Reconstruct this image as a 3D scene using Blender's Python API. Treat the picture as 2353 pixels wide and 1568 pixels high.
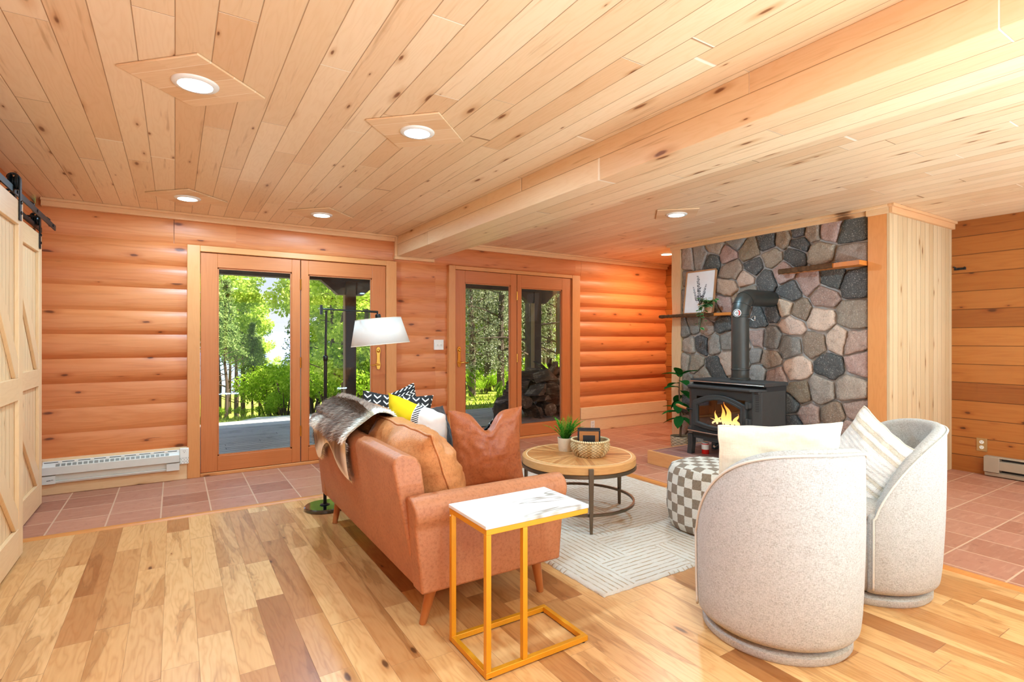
import bpy, math, random
import numpy as np
from mathutils import Vector, Matrix, noise as mnoise

for _o in list(bpy.data.objects):
    bpy.data.objects.remove(_o)
scene = bpy.context.scene
COL = scene.collection
PI = math.pi

# ------------------------------------------------------------------ camera
FPX, EYE = 1224.7, 1.28
YAW = math.atan(774.5 / FPX)
cam = bpy.data.cameras.new('camera')
cam.sensor_width = 36.0
cam.lens = 36.0 * FPX / 2353.0
cam.shift_y = -2.0 / 2353.0
cam.clip_start = 0.05
cam.clip_end = 2000
camo = bpy.data.objects.new('camera', cam)
camo.location = (0, 0, EYE)
camo.rotation_euler = (PI / 2, 0, -YAW)
COL.objects.link(camo)
scene.camera = camo

# ------------------------------------------------------------------ look
scene.view_settings.view_transform = 'Standard'
scene.view_settings.look = 'None'
scene.view_settings.exposure = 0.0
scene.view_settings.gamma = 1.0
scene.view_settings.use_curve_mapping = False
scene.render.engine = 'CYCLES'
scene.cycles.max_bounces = 6
scene.cycles.diffuse_bounces = 4
scene.cycles.glossy_bounces = 3
scene.cycles.transparent_max_bounces = 8
scene.cycles.caustics_reflective = False
scene.cycles.caustics_refractive = False
scene.cycles.use_adaptive_sampling = True
scene.cycles.adaptive_threshold = .06
scene.cycles.adaptive_min_samples = 12
scene.cycles.sample_clamp_indirect = 6.0
scene.cycles.use_denoising = True

LAMP_W = 29.5            # each recessed downlight
LAMP_COL = (0.42, 0.75, 1.0)
ADDED_UPLIGHT_W = 830.0        # added fill light behind the camera, brightening the ceiling
ADDED_UPLIGHT_COL = (.44, .77, 1.0)
REAR_FILL_W = 24.0           # added fill light at the unseen rear window
SUN_E = 18.0

# ------------------------------------------------------------------ sky
world = bpy.data.worlds.new('sky')
scene.world = world
world.use_nodes = True
wnt = world.node_tree
wnt.nodes.clear()
w_out = wnt.nodes.new('ShaderNodeOutputWorld')
w_bg = wnt.nodes.new('ShaderNodeBackground')
w_tc = wnt.nodes.new('ShaderNodeTexCoord')
w_sep = wnt.nodes.new('ShaderNodeSeparateXYZ')
w_ramp = wnt.nodes.new('ShaderNodeValToRGB')
w_noise = wnt.nodes.new('ShaderNodeTexNoise')
w_noise.inputs['Scale'].default_value = 2.5
w_noise.inputs['Detail'].default_value = 5
w_cr = wnt.nodes.new('ShaderNodeValToRGB')
w_cr.color_ramp.elements[0].position = .5
w_cr.color_ramp.elements[1].position = .72
w_mix = wnt.nodes.new('ShaderNodeMix'); w_mix.data_type = 'RGBA'
e = w_ramp.color_ramp.elements
e[0].position = 0.0; e[0].color = (.98, 1.0, 1.03, 1)
e[1].position = 0.55; e[1].color = (.30, .52, .95, 1)
_m = e.new(.18); _m.color = (.60, .78, 1.0, 1)
wnt.links.new(w_tc.outputs['Generated'], w_sep.inputs[0])
wnt.links.new(w_tc.outputs['Generated'], w_noise.inputs['Vector'])
wnt.links.new(w_noise.outputs['Fac'], w_cr.inputs[0])
wnt.links.new(w_sep.outputs['Z'], w_ramp.inputs[0])
wnt.links.new(w_cr.outputs[0], w_mix.inputs[0])
wnt.links.new(w_ramp.outputs[0], w_mix.inputs[6])
w_mix.inputs[7].default_value = (1, 1, 1, 1)
wnt.links.new(w_mix.outputs[2], w_bg.inputs[0])
w_bg.inputs[1].default_value = 1.0
wnt.links.new(w_bg.outputs[0], w_out.inputs[0])

sun = bpy.data.lights.new('sun', 'SUN')
sun.energy = SUN_E
sun.color = (1.0, .95, .84)
sun.angle = math.radians(.6)
suno = bpy.data.objects.new('sun', sun)
suno.rotation_euler = Vector((-.55, .35, -.80)).to_track_quat('-Z', 'Y').to_euler()
suno.location = (3, -5, 9)
COL.objects.link(suno)

# added fill light, set before the unseen rear window behind the camera
rl = bpy.data.lights.new('rear_fill_light', 'AREA')
rl.shape = 'RECTANGLE'; rl.size = 6.2; rl.size_y = 1.7
rl.energy = REAR_FILL_W
rl.color = (.52, .80, 1.0)
rlo = bpy.data.objects.new('rear_fill_light', rl)
rlo.location = (2.6, -2.92, 1.35)
rlo.rotation_euler = (PI / 2 + .10, 0, 0)
COL.objects.link(rlo)

# ------------------------------------------------------------------ helpers
def lin(c):
    out = []
    for v in c:
        v = v / 255.0
        out.append(v / 12.92 if v <= .04045 else ((v + .055) / 1.055) ** 2.4)
    return tuple(out) + (1.0,)

class MB:
    def __init__(s):
        s.v = []; s.f = []; s.c = []; s.mi = []
    def add(s, vs, fs, col=None, mi=0):
        o = len(s.v)
        s.v.extend([tuple(p) for p in vs])
        s.f.extend([tuple(i + o for i in f) for f in fs])
        s.mi.extend([mi] * len(fs))
        if col is not None:
            s.c.extend([col] * len(vs) if not isinstance(col, list) else col)
        return s
    def box(s, a, b, mi=0):
        x0, y0, z0 = [min(p, q) for p, q in zip(a, b)]
        x1, y1, z1 = [max(p, q) for p, q in zip(a, b)]
        return s.add([(x0,y0,z0),(x1,y0,z0),(x1,y1,z0),(x0,y1,z0),(x0,y0,z1),(x1,y0,z1),(x1,y1,z1),(x0,y1,z1)],
              [(0,3,2,1),(4,5,6,7),(0,1,5,4),(1,2,6,5),(2,3,7,6),(3,0,4,7)], mi=mi)
    def obox(s, c, size, M, mi=0):
        h = [q / 2 for q in size]
        vs = []
        for z in (-1, 1):
            for x, y in ((-1,-1),(1,-1),(1,1),(-1,1)):
                vs.append(Vector(c) + M @ Vector((x*h[0], y*h[1], z*h[2])))
        return s.add(vs, [(0,3,2,1),(4,5,6,7),(0,1,5,4),(1,2,6,5),(2,3,7,6),(3,0,4,7)], mi=mi)
    def bar(s, p, q, w, t, up=(0,0,1)):
        p = Vector(p); q = Vector(q); d = (q - p); L = d.length; d.normalize()
        u = Vector(up)
        if abs(d.dot(u)) > .98: u = Vector((1,0,0))
        x = d.cross(u).normalized(); y = x.cross(d).normalized()
        M = Matrix((x, y, d)).transposed()
        return s.obox((p + q) / 2, (w, t, L), M)
    def prism(s, poly, ext):
        n = len(poly); e = Vector(ext)
        vs = [Vector(p) for p in poly] + [Vector(p) + e for p in poly]
        fs = [tuple(range(n))[::-1], tuple(range(n, 2*n))] + [(i, (i+1) % n, n + (i+1) % n, n + i) for i in range(n)]
        return s.add(vs, fs)
    def tube(s, pts, r, n=10, caps=True, closed=False, flat=1.0):
        pts = [Vector(p) for p in pts]; m = len(pts)
        rs = r if isinstance(r, (list, tuple)) else [r] * m
        vs = []; prev = None
        for i, p in enumerate(pts):
            if closed: d = pts[(i+1) % m] - pts[i-1]
            else: d = pts[min(i+1, m-1)] - pts[max(i-1, 0)]
            d.normalize()
            if prev is None:
                u = Vector((0,0,1)) if abs(d.z) < .95 else Vector((1,0,0))
                x = d.cross(u).normalized()
            else:
                x = (prev - d * prev.dot(d)).normalized()
            prev = x; y = d.cross(x)
            for k in range(n):
                a = 2*PI*k/n
                vs.append(p + (x*math.cos(a) + y*math.sin(a)*flat) * rs[i])
        fs = []
        for i in range(m if closed else m-1):
            j = (i+1) % m
            for k in range(n):
                fs.append((i*n+k, i*n+(k+1) % n, j*n+(k+1) % n, j*n+k))
        if caps and not closed:
            fs.append(tuple(range(n))[::-1]); fs.append(tuple((m-1)*n+k for k in range(n)))
        return s.add(vs, fs)
    def lathe(s, prof, n=32, c=(0,0,0), cap0=True, cap1=True):
        vs = []
        for r, z in prof:
            for k in range(n):
                a = 2*PI*k/n
                vs.append((c[0]+r*math.cos(a), c[1]+r*math.sin(a), c[2]+z))
        fs = []
        m = len(prof)
        for i in range(m-1):
            for k in range(n):
                fs.append((i*n+k, i*n+(k+1) % n, (i+1)*n+(k+1) % n, (i+1)*n+k))
        if cap0: fs.append(tuple(range(n))[::-1])
        if cap1: fs.append(tuple((m-1)*n+k for k in range(n)))
        return s.add(vs, fs)
    def grid(s, fn, nu, nv, cu=False, cv=False, flip=False, mi=0):
        vs = []
        for i in range(nu):
            for j in range(nv):
                vs.append(fn(i / (nu if cu else nu-1), j / (nv if cv else nv-1)))
        fs = []
        for i in range(nu if cu else nu-1):
            for j in range(nv if cv else nv-1):
                a, b = i*nv+j, ((i+1) % nu)*nv+j
                c, d = ((i+1) % nu)*nv+(j+1) % nv, i*nv+(j+1) % nv
                fs.append((a, d, c, b) if flip else (a, b, c, d))
        return s.add(vs, fs, mi=mi)
    def ring(s, R, r, c=(0,0,0), n=48, k=8, flat=1.0):
        def f(u, v):
            a, b = 2*PI*u, 2*PI*v
            q = R + r*math.cos(b)
            return (c[0]+q*math.cos(a), c[1]+q*math.sin(a), c[2]+r*flat*math.sin(b))
        return s.grid(f, n, k, True, True)
    def xf(s, M):
        s.v = [tuple(M @ Vector(p)) for p in s.v]
        return s

def obj(name, mb, m, parent=None, smooth=35, bevel=0.0, seg=2, sub=0, solid=0.0):
    me = bpy.data.meshes.new(name)
    me.from_pydata(mb.v, [], mb.f)
    ms = m if isinstance(m, (list, tuple)) else [m]
    for q in ms: me.materials.append(q)
    if len(ms) > 1:
        me.polygons.foreach_set('material_index', mb.mi)
    if mb.c:
        at = me.color_attributes.new('col', 'FLOAT_COLOR', 'POINT')
        at.data.foreach_set('color', np.array([list(c)[:3] + [1.0] for c in mb.c], dtype=np.float32).ravel())
    me.update()
    if smooth:
        me.polygons.foreach_set('use_smooth', [True] * len(me.polygons))
        if smooth < 170:
            me.set_sharp_from_angle(angle=math.radians(smooth))
    o = bpy.data.objects.new(name, me)
    COL.objects.link(o)
    if parent: o.parent = parent
    if solid:
        q = o.modifiers.new('solid', 'SOLIDIFY'); q.thickness = solid; q.offset = 0
    if bevel:
        q = o.modifiers.new('bevel', 'BEVEL'); q.width = bevel; q.segments = seg
        q.limit_method = 'ANGLE'; q.angle_limit = math.radians(40)
    if sub:
        q = o.modifiers.new('sub', 'SUBSURF'); q.levels = sub; q.render_levels = sub
    return o

def tag(o, label, cat, group=None, kind=None):
    o['label'] = label; o['category'] = cat
    if group: o['group'] = group
    if kind: o['kind'] = kind
    return o

def thing(name, label, cat, loc=(0,0,0), rz=0.0, group=None, kind=None, rot=None):
    o = bpy.data.objects.new(name, None)
    o.empty_display_size = .1
    o.location = loc
    o.rotation_euler = rot if rot else (0, 0, rz)
    COL.objects.link(o)
    return tag(o, label, cat, group, kind)

def struct(name, mb, m, label=None, cat=None, parent=None, **k):
    o = obj(name, mb, m, parent, **k)
    if parent is None: o['kind'] = 'structure'
    if label: o['label'] = label
    if cat: o['category'] = cat
    return o

def copy_thing(root, loc, rz=None, label=None, scale=None, rot=None):
    r = root.copy(); COL.objects.link(r)
    r.location = loc
    if rz is not None: r.rotation_euler = (0, 0, rz)
    if rot is not None: r.rotation_euler = rot
    if scale is not None: r.scale = scale if isinstance(scale, tuple) else (scale,)*3
    if label: r['label'] = label
    for ch in list(root.children):
        c = ch.copy(); COL.objects.link(c); c.parent = r
        for g in list(ch.children):
            d = g.copy(); COL.objects.link(d); d.parent = c
    return r

def rotm(x=0, y=0, z=0):
    return (Matrix.Rotation(z, 3, 'Z') @ Matrix.Rotation(y, 3, 'Y') @ Matrix.Rotation(x, 3, 'X'))

# ------------------------------------------------------------------ node helper
class G:
    def __init__(s, name):
        s.m = bpy.data.materials.new(name); s.m.use_nodes = True
        s.nt = s.m.node_tree; s.nt.nodes.clear()
        s.out = s.nt.nodes.new('ShaderNodeOutputMaterial')
    def n(s, t): return s.nt.nodes.new(t)
    def put(s, inp, v):
        if hasattr(v, 'links') or isinstance(v, bpy.types.NodeSocket): s.nt.links.new(v, inp)
        elif v is not None:
            try: inp.default_value = v
            except Exception: inp.default_value = tuple(v)[:len(inp.default_value)]
    def M(s, op, a, b=None, c=None, clamp=False):
        q = s.n('ShaderNodeMath'); q.operation = op; q.use_clamp = clamp
        s.put(q.inputs[0], a)
        if b is not None: s.put(q.inputs[1], b)
        if c is not None: s.put(q.inputs[2], c)
        return q.outputs[0]
    def xyz(s, x=0.0, y=0.0, z=0.0):
        q = s.n('ShaderNodeCombineXYZ')
        for i, v in enumerate((x, y, z)): s.put(q.inputs[i], v)
        return q.outputs[0]
    def sep(s, v):
        q = s.n('ShaderNodeSeparateXYZ'); s.put(q.inputs[0], v)
        return q.outputs[0], q.outputs[1], q.outputs[2]
    def pos(s): return s.sep(s.n('ShaderNodeNewGeometry').outputs['Position'])
    def obj(s): return s.sep(s.n('ShaderNodeTexCoord').outputs['Object'])
    def noise(s, v, scale=1.0, detail=3.0, rough=.55, dist=0.0):
        q = s.n('ShaderNodeTexNoise'); s.put(q.inputs['Vector'], v)
        q.inputs['Scale'].default_value = scale; q.inputs['Detail'].default_value = detail
        q.inputs['Roughness'].default_value = rough; q.inputs['Distortion'].default_value = dist
        return q.outputs['Fac']
    def white(s, v):
        q = s.n('ShaderNodeTexWhiteNoise'); q.noise_dimensions = '3D'; s.put(q.inputs['Vector'], v)
        return q.outputs['Value'], q.outputs['Color']
    def voro(s, v, scale=1.0, feature='F1', rnd=1.0, dim='3D'):
        q = s.n('ShaderNodeTexVoronoi'); q.voronoi_dimensions = dim; q.feature = feature; s.put(q.inputs['Vector'], v)
        q.inputs['Scale'].default_value = scale; q.inputs['Randomness'].default_value = rnd
        return q.outputs
    def ramp(s, f, stops, interp='LINEAR'):
        q = s.n('ShaderNodeValToRGB'); q.color_ramp.interpolation = interp
        el = q.color_ramp.elements
        while len(el) < len(stops): el.new(.5)
        for i, (p, c) in enumerate(stops):
            el[i].position = p; el[i].color = c if len(c) == 4 else tuple(c) + (1,)
        s.put(q.inputs[0], f)
        return q.outputs[0]
    def mix(s, f, a, b, blend='MIX'):
        q = s.n('ShaderNodeMix'); q.data_type = 'RGBA'; q.blend_type = blend
        s.put(q.inputs[0], f); s.put(q.inputs[6], a); s.put(q.inputs[7], b)
        return q.outputs[2]
    def sm(s, x, a, b):
        q = s.n('ShaderNodeMapRange'); q.interpolation_type = 'SMOOTHSTEP'
        s.put(q.inputs[0], x); q.inputs[1].default_value = a; q.inputs[2].default_value = b
        return q.outputs[0]
    def bump(s, h, strength=.3, dist=.01):
        q = s.n('ShaderNodeBump'); q.inputs['Strength'].default_value = strength
        q.inputs['Distance'].default_value = dist; s.put(q.inputs['Height'], h)
        return q.outputs[0]
    def bsdf(s, col, rough=.5, spec=.5, metal=0.0, normal=None, emis=None, estr=0.0, sheen=0.0, coat=0.0, trans=0.0):
        q = s.n('ShaderNodeBsdfPrincipled')
        s.put(q.inputs['Base Color'], col); s.put(q.inputs['Roughness'], rough)
        q.inputs['Specular IOR Level'].default_value = spec
        q.inputs['Metallic'].default_value = metal
        if normal is not None: s.put(q.inputs['Normal'], normal)
        if emis is not None:
            s.put(q.inputs['Emission Color'], emis); s.put(q.inputs['Emission Strength'], estr)
        if sheen: q.inputs['Sheen Weight'].default_value = sheen
        if coat:
            q.inputs['Coat Weight'].default_value = coat; q.inputs['Coat Roughness'].default_value = .15
        s.nt.links.new(q.outputs[0], s.out.inputs[0])
        return q

def mat_plain(name, c, rough=.5, metal=0.0, spec=.5, var=.06, nscale=20, coat=0.0, bump=0.0):
    g = G(name)
    x, y, z = g.obj()
    nz = g.noise(g.xyz(x, y, z), nscale, 4)
    c0 = lin(c)
    lo = tuple(max(0, v*(1-var)) for v in c0[:3]) + (1,); hi = tuple(min(1, v*(1+var)) for v in c0[:3]) + (1,)
    col = g.mix(nz, lo, hi)
    g.bsdf(col, rough, spec, metal, g.bump(nz, bump, .004) if bump else None, coat=coat)
    return g.m
# ------------------------------------------------------------------ materials
def wood_layer(g, u, v, idv, stops, ring=.35, fine=.25, knots=0.0, ku=5.0, kv=1.6, kcol=(96, 52, 24), warm=(.80, .66, .48), rf=14.0, us=9.0, vs=1.1, streak=.0, ksize=.11):
    off = g.M('MULTIPLY', idv, 37.0)
    n1 = g.noise(g.xyz(g.M('MULTIPLY', u, us), g.M('MULTIPLY', v, vs), off), 1.0, 3, .5)
    rings = g.M('MULTIPLY', g.M('PINGPONG', g.M('MULTIPLY', n1, rf), .5), 2.0)
    fn = g.noise(g.xyz(g.M('MULTIPLY', u, 130.0), g.M('MULTIPLY', v, 5.0), off), 1.0, 2, .6)
    base = g.ramp(idv, [(p, lin(c)) for p, c in stops])
    w = tuple(warm) + (1,)
    col = g.mix(g.M('MULTIPLY', g.M('POWER', rings, 2.0), ring), base, w, 'MULTIPLY')
    col = g.mix(g.M('MULTIPLY', fn, fine), col, w, 'MULTIPLY')
    if streak:
        ns = g.noise(g.xyz(g.M('MULTIPLY', u, 26.0), g.M('MULTIPLY', v, 1.3), g.M('ADD', off, 9.0)), 1.0, 3, .6)
        col = g.mix(g.M('MULTIPLY', g.sm(ns, .60, .74), streak), col, (.50, .30, .14, 1), 'MULTIPLY')
    if knots:
        kn = g.noise(g.xyz(g.M('MULTIPLY', u, 20.0), g.M('MULTIPLY', v, 10.0), off), 1.0, 2)
        vo = g.voro(g.xyz(g.M('ADD', g.M('MULTIPLY', u, ku), off), g.M('MULTIPLY', v, kv), 0.0), 1.0, dim='2D')
        r, _, _ = g.sep(vo['Color'])
        d = g.M('ADD', vo['Distance'], g.M('MULTIPLY', g.M('SUBTRACT', kn, .5), .10))
        on = g.M('GREATER_THAN', r, 1.0 - knots)
        _, r2, _ = g.sep(vo['Color'])
        d = g.M('MULTIPLY', d, g.M('ADD', .75, g.M('MULTIPLY', g.M('MULTIPLY', r2, r2), 2.2)))
        halo = g.M('MULTIPLY', g.sm(d, ksize*2.6, ksize*.6), on)
        core = g.M('MULTIPLY', g.sm(d, ksize, ksize*.35), on)
        col = g.mix(g.M('MULTIPLY', halo, .45), col, (.62, .36, .16, 1), 'MULTIPLY')
        col = g.mix(g.M('MULTIPLY', core, .9), col, lin(kcol))
    return col, rings, fn

def planks(g, u, v, w, L, gap=.0012, endgap=.0015):
    uu = g.M('DIVIDE', u, w)
    row = g.M('FLOOR', uu)
    rv, _ = g.white(g.xyz(row, 3.3, 1.7))
    vv = g.M('DIVIDE', g.M('ADD', v, g.M('MULTIPLY', rv, 9.7)), L)
    # uneven board lengths
    vv = g.M('ADD', vv, g.M('MULTIPLY', g.M('SINE', g.M('MULTIPLY', vv, 2.3)), .28))
    seg = g.M('FLOOR', vv)
    idv, idc = g.white(g.xyz(row, seg, 5.1))
    fu = g.M('FRACT', uu); fv = g.M('FRACT', vv)
    du = g.M('MULTIPLY', g.M('MINIMUM', fu, g.M('SUBTRACT', 1.0, fu)), w)
    dv = g.M('MULTIPLY', g.M('MINIMUM', fv, g.M('SUBTRACT', 1.0, fv)), L)
    return idv, idc, g.sm(du, gap*1.6, gap*.4), g.sm(dv, endgap*1.6, endgap*.5), du

def m_ceiling(name='ceiling_pine', off=0.0):
    g = G(name)
    x, y, z = g.pos()
    u = g.M('ADD', x, g.M('SUBTRACT', z, 2.45 - off))
    idv, idc, su, sv, du = planks(g, u, y, .130, 1.9, .0016, .0034)
    col, rings, fn = wood_layer(g, u, y, idv, [(0, (228, 190, 146)), (.35, (236, 202, 160)), (.7, (240, 208, 168)), (1, (224, 180, 134))],
        ring=.22, fine=.16, knots=.24, ku=7.7, kv=2.1, ksize=.088, kcol=(120, 66, 32), streak=.5, warm=(.84, .70, .52))
    col = g.mix(g.M('MULTIPLY', su, .7), col, lin((140, 90, 50)))
    r, gg, b = g.sep(idc)
    ecol = g.mix(g.M('GREATER_THAN', r, .45), lin((150, 98, 60)), lin((250, 232, 206)))
    col = g.mix(g.M('MULTIPLY', sv, .8), col, ecol)
    g.bsdf(col, .42, .35, 0, g.bump(g.M('SUBTRACT', 1.0, g.M('MAXIMUM', su, g.M('MULTIPLY', sv, .3))), .5, .004))
    return g.m

def m_floor():
    g = G('hickory_floor')
    x, y, z = g.pos()
    idv, idc, su, sv, du = planks(g, g.M('ADD', x, .045), y, .127, .78, .0007, .0008)
    off = g.M('MULTIPLY', idv, 53.0)
    col, rings, fn = wood_layer(g, x, y, idv, [(0, (200, 142, 88)), (.12, (188, 128, 76)), (.25, (212, 158, 102)), (.5, (220, 166, 108)), (.78, (226, 176, 120)), (.9, (200, 144, 90)), (.975, (182, 122, 72)), (1, (164, 104, 58))],
        ring=.5, fine=.42, knots=.09, ku=8, kv=2.6, ksize=.10, kcol=(92, 52, 26), us=10, vs=1.5, rf=11, warm=(.76, .60, .42))
    hn = g.noise(g.xyz(g.M('MULTIPLY', x, 7.0), g.M('MULTIPLY', y, .75), off), 1.0, 4, .55, .8)
    heart = g.M('MULTIPLY', g.sm(hn, .52, .62), .60)
    col = g.mix(heart, col, (.60, .46, .32, 1), 'MULTIPLY')
    vein = g.M('MULTIPLY', g.sm(g.M('ABSOLUTE', g.M('SUBTRACT', hn, .585)), .012, .002), .22)
    col = g.mix(vein, col, lin((104, 62, 32)))
    col = g.mix(g.M('MULTIPLY', g.M('MAXIMUM', su, sv), .6), col, lin((120, 72, 38)))
    rough = g.M('ADD', .26, g.M('MULTIPLY', fn, .12))
    g.bsdf(col, rough, .45, 0, g.bump(g.M('SUBTRACT', g.M('MULTIPLY', fn, .15), g.M('MAXIMUM', su, sv)), .22, .003))
    return g.m

def m_tile(name='terracotta_tile', sx=.3185, sy=.3250, ox=.724, oy=-1.31, c=((172, 112, 88), (186, 126, 98), (158, 98, 74))):
    g = G(name)
    x, y, z = g.pos()
    uu = g.M('DIVIDE', g.M('ADD', x, ox), sx); vv = g.M('DIVIDE', g.M('ADD', y, oy), sy)
    fu = g.M('FRACT', uu); fv = g.M('FRACT', vv)
    du = g.M('MULTIPLY', g.M('MINIMUM', fu, g.M('SUBTRACT', 1.0, fu)), sx)
    dv = g.M('MULTIPLY', g.M('MINIMUM', fv, g.M('SUBTRACT', 1.0, fv)), sy)
    gr = g.sm(g.M('MINIMUM', du, dv), .0065, .0035)
    idv, _ = g.white(g.xyz(g.M('FLOOR', uu), g.M('FLOOR', vv), 2.0))
    base = g.ramp(idv, [(0, lin(c[0])), (.5, lin(c[1])), (1, lin(c[2]))])
    n1 = g.noise(g.xyz(g.M('MULTIPLY', x, 5.0), g.M('MULTIPLY', y, 30.0), 0.0), 1.0, 4, .6)
    n2 = g.noise(g.xyz(x, y, 0.0), 16.0, 4, .7)
    base = g.mix(g.M('MULTIPLY', g.sm(n1, .5, .75), .5), base, lin((206, 152, 122)))
    base = g.mix(g.M('MULTIPLY', g.sm(n2, .55, .7), .35), base, lin((128, 76, 60)))
    col = g.mix(gr, base, lin((205, 160, 128)))
    g.bsdf(col, g.M('ADD', .34, g.M('MULTIPLY', n2, .2)), .4, 0, g.bump(g.M('SUBTRACT', g.M('MULTIPLY', n1, .2), gr), .35, .004))
    return g.m

def m_log(name='orange_log'):
    g = G(name)
    x, y, z = g.pos()
    row = g.M('FLOOR', g.M('DIVIDE', g.M('ADD', z, 9.9405), .2097))
    idv, idc = g.white(g.xyz(row, g.M('FLOOR', g.M('DIVIDE', g.M('ADD', x, 1.6), 2.1)), 4.0))
    u = g.M('ADD', z, g.M('MULTIPLY', idv, 3.0))
    col, rings, fn = wood_layer(g, u, x, idv, [(0, (212, 126, 72)), (.5, (220, 138, 82)), (1, (206, 118, 64))],
        ring=.36, fine=.34, knots=.50, ku=5.2, kv=1.9, ksize=.085, kcol=(104, 48, 20), us=7, vs=.6, rf=9, streak=.25, warm=(.78, .58, .38))
    cr = g.noise(g.xyz(g.M('MULTIPLY', x, 1.6), g.M('MULTIPLY', u, 34.0), 3.0), 1.0, 3, .5)
    col = g.mix(g.M('MULTIPLY', g.sm(cr, .735, .75), .7), col, lin((96, 46, 20)))
    g.bsdf(col, g.M('ADD', .32, g.M('MULTIPLY', fn, .22)), .42, 0, g.bump(g.M('ADD', rings, fn), .14, .004))
    return g.m

def m_boardwall():
    g = G('brown_board_wall')
    x, y, z = g.pos()
    uu = g.M('DIVIDE', g.M('ADD', z, .022), .178)
    row = g.M('FLOOR', uu); fu = g.M('FRACT', uu)
    idv, idc = g.white(g.xyz(row, 8.0, 4.0))
    du = g.M('MULTIPLY', g.M('MINIMUM', fu, g.M('SUBTRACT', 1.0, fu)), .178)
    col, rings, fn = wood_layer(g, g.M('ADD', z, idv), y, idv, [(0, (150, 84, 34)), (.4, (172, 102, 44)), (.75, (182, 112, 52)), (1, (142, 76, 28))],
        ring=.3, fine=.3, knots=.4, ku=5, kv=2.2, ksize=.075, kcol=(84, 40, 14), us=8, vs=.7, rf=9, streak=.5, warm=(.74, .55, .34))
    col = g.mix(g.M('MULTIPLY', g.sm(du, .005, .0015), .8), col, lin((88, 46, 18)))
    g.bsdf(col, .42, .4, 0, g.bump(g.sm(du, 0, .006), .5, .006))
    return g.m

def m_wood(name, stops, axis='Z', world=False, **k):
    rough = k.pop('rough', .42); spec = k.pop('spec', .4)
    g = G(name)
    p = g.pos() if world else g.obj()
    if axis == 'Z': v = p[2]; u = g.M('ADD', p[0], g.M('MULTIPLY', p[1], .83))
    elif axis == 'X': v = p[0]; u = g.M('ADD', p[2], g.M('MULTIPLY', p[1], .83))
    else: v = p[1]; u = g.M('ADD', p[0], g.M('MULTIPLY', p[2], .83))
    col, rings, fn = wood_layer(g, u, v, g.M('ADD', .35, 0.0), stops, **k)
    g.bsdf(col, rough, spec, 0, g.bump(fn, .06, .003))
    return g.m

def m_vboards(name, w, stops, horiz='Y', bevel=.006, knots=.35, L=None, rough=.45):
    """upright tongue-and-groove boards, grain along Z, object coordinates"""
    g = G(name)
    x, y, z = g.obj()
    a = {'X': x, 'Y': y}[horiz]
    uu = g.M('DIVIDE', g.M('ADD', a, 40.0), w)
    fu = g.M('FRACT', uu)
    du = g.M('MULTIPLY', g.M('MINIMUM', fu, g.M('SUBTRACT', 1.0, fu)), w)
    idv, idc = g.white(g.xyz(g.M('FLOOR', uu), 2.0, 4.0))
    col, rings, fn = wood_layer(g, a, z, idv, stops, ring=.15, fine=.16, knots=knots, ku=9, kv=2.0, ksize=.085, kcol=(112, 66, 22), us=9, vs=.6, rf=8, streak=.45, warm=(.80, .66, .46))
    col = g.mix(g.M('MULTIPLY', g.sm(du, .003, .0008), .45), col, lin((150, 98, 52)))
    g.bsdf(col, rough, .35, 0, g.bump(g.sm(du, 0, bevel), .8, .006))
    return g.m

PINE = [(0, (232, 188, 140)), (.5, (238, 200, 154)), (1, (226, 176, 126))]
ALDER = [(0, (214, 138, 78)), (.35, (216, 142, 82)), (1, (206, 128, 70))]
FIR = [(0, (196, 112, 58)), (.35, (198, 114, 60)), (1, (186, 102, 50))]

def m_attr(name, rough=.8, spec=.25, speck=.0, bump=.0, bscale=40, trans=0.0, sheen=0.0):
    g = G(name)
    q = g.n('ShaderNodeVertexColor'); q.layer_name = 'col'
    col = q.outputs[0]
    nrm = None
    if speck:
        x, y, z = g.pos()
        v = g.xyz(x, y, z)
        n1 = g.noise(v, 90.0, 3, .8)
        n2 = g.noise(v, 14.0, 4, .7)
        col = g.mix(g.M('MULTIPLY', g.sm(n1, .52, .68), speck), col, (.16, .14, .13, 1), 'MIX')
        col = g.mix(g.M('MULTIPLY', g.sm(n1, .46, .34), speck*.7), col, (.72, .64, .56, 1), 'MIX')
        col = g.mix(g.M('MULTIPLY', g.sm(n2, .5, .72), .55), col, (.62, .58, .55, 1), 'MULTIPLY')
        nrm = g.bump(g.M('ADD', g.M('MULTIPLY', n1, .35), n2), bump, .012)
    if trans:
        d = g.n('ShaderNodeBsdfDiffuse'); t = g.n('ShaderNodeBsdfTranslucent'); mx = g.n('ShaderNodeMixShader')
        g.put(d.inputs[0], col); g.put(t.inputs[0], col); mx.inputs[0].default_value = trans
        g.nt.links.new(d.outputs[0], mx.inputs[1]); g.nt.links.new(t.outputs[0], mx.inputs[2])
        g.nt.links.new(mx.outputs[0], g.out.inputs[0])
    else:
        g.bsdf(col, rough, spec, 0, nrm, sheen=sheen)
    return g.m

def m_foliage(name, stops, trans=.45):
    g = G(name)
    q = g.n('ShaderNodeNewGeometry')
    x, y, z = g.sep(q.outputs['Position'])
    n = g.noise(g.xyz(x, y, z), .9, 2)
    f = g.M('ADD', g.M('MULTIPLY', q.outputs['Random Per Island'], .7), g.M('MULTIPLY', n, .3))
    col = g.ramp(f, [(p, lin(c)) for p, c in stops])
    d = g.n('ShaderNodeBsdfDiffuse'); t = g.n('ShaderNodeBsdfTranslucent'); mx = g.n('ShaderNodeMixShader')
    g.put(d.inputs[0], col); g.put(t.inputs[0], col); mx.inputs[0].default_value = trans
    g.nt.links.new(d.outputs[0], mx.inputs[1]); g.nt.links.new(t.outputs[0], mx.inputs[2])
    g.nt.links.new(mx.outputs[0], g.out.inputs[0])
    return g.m

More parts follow.
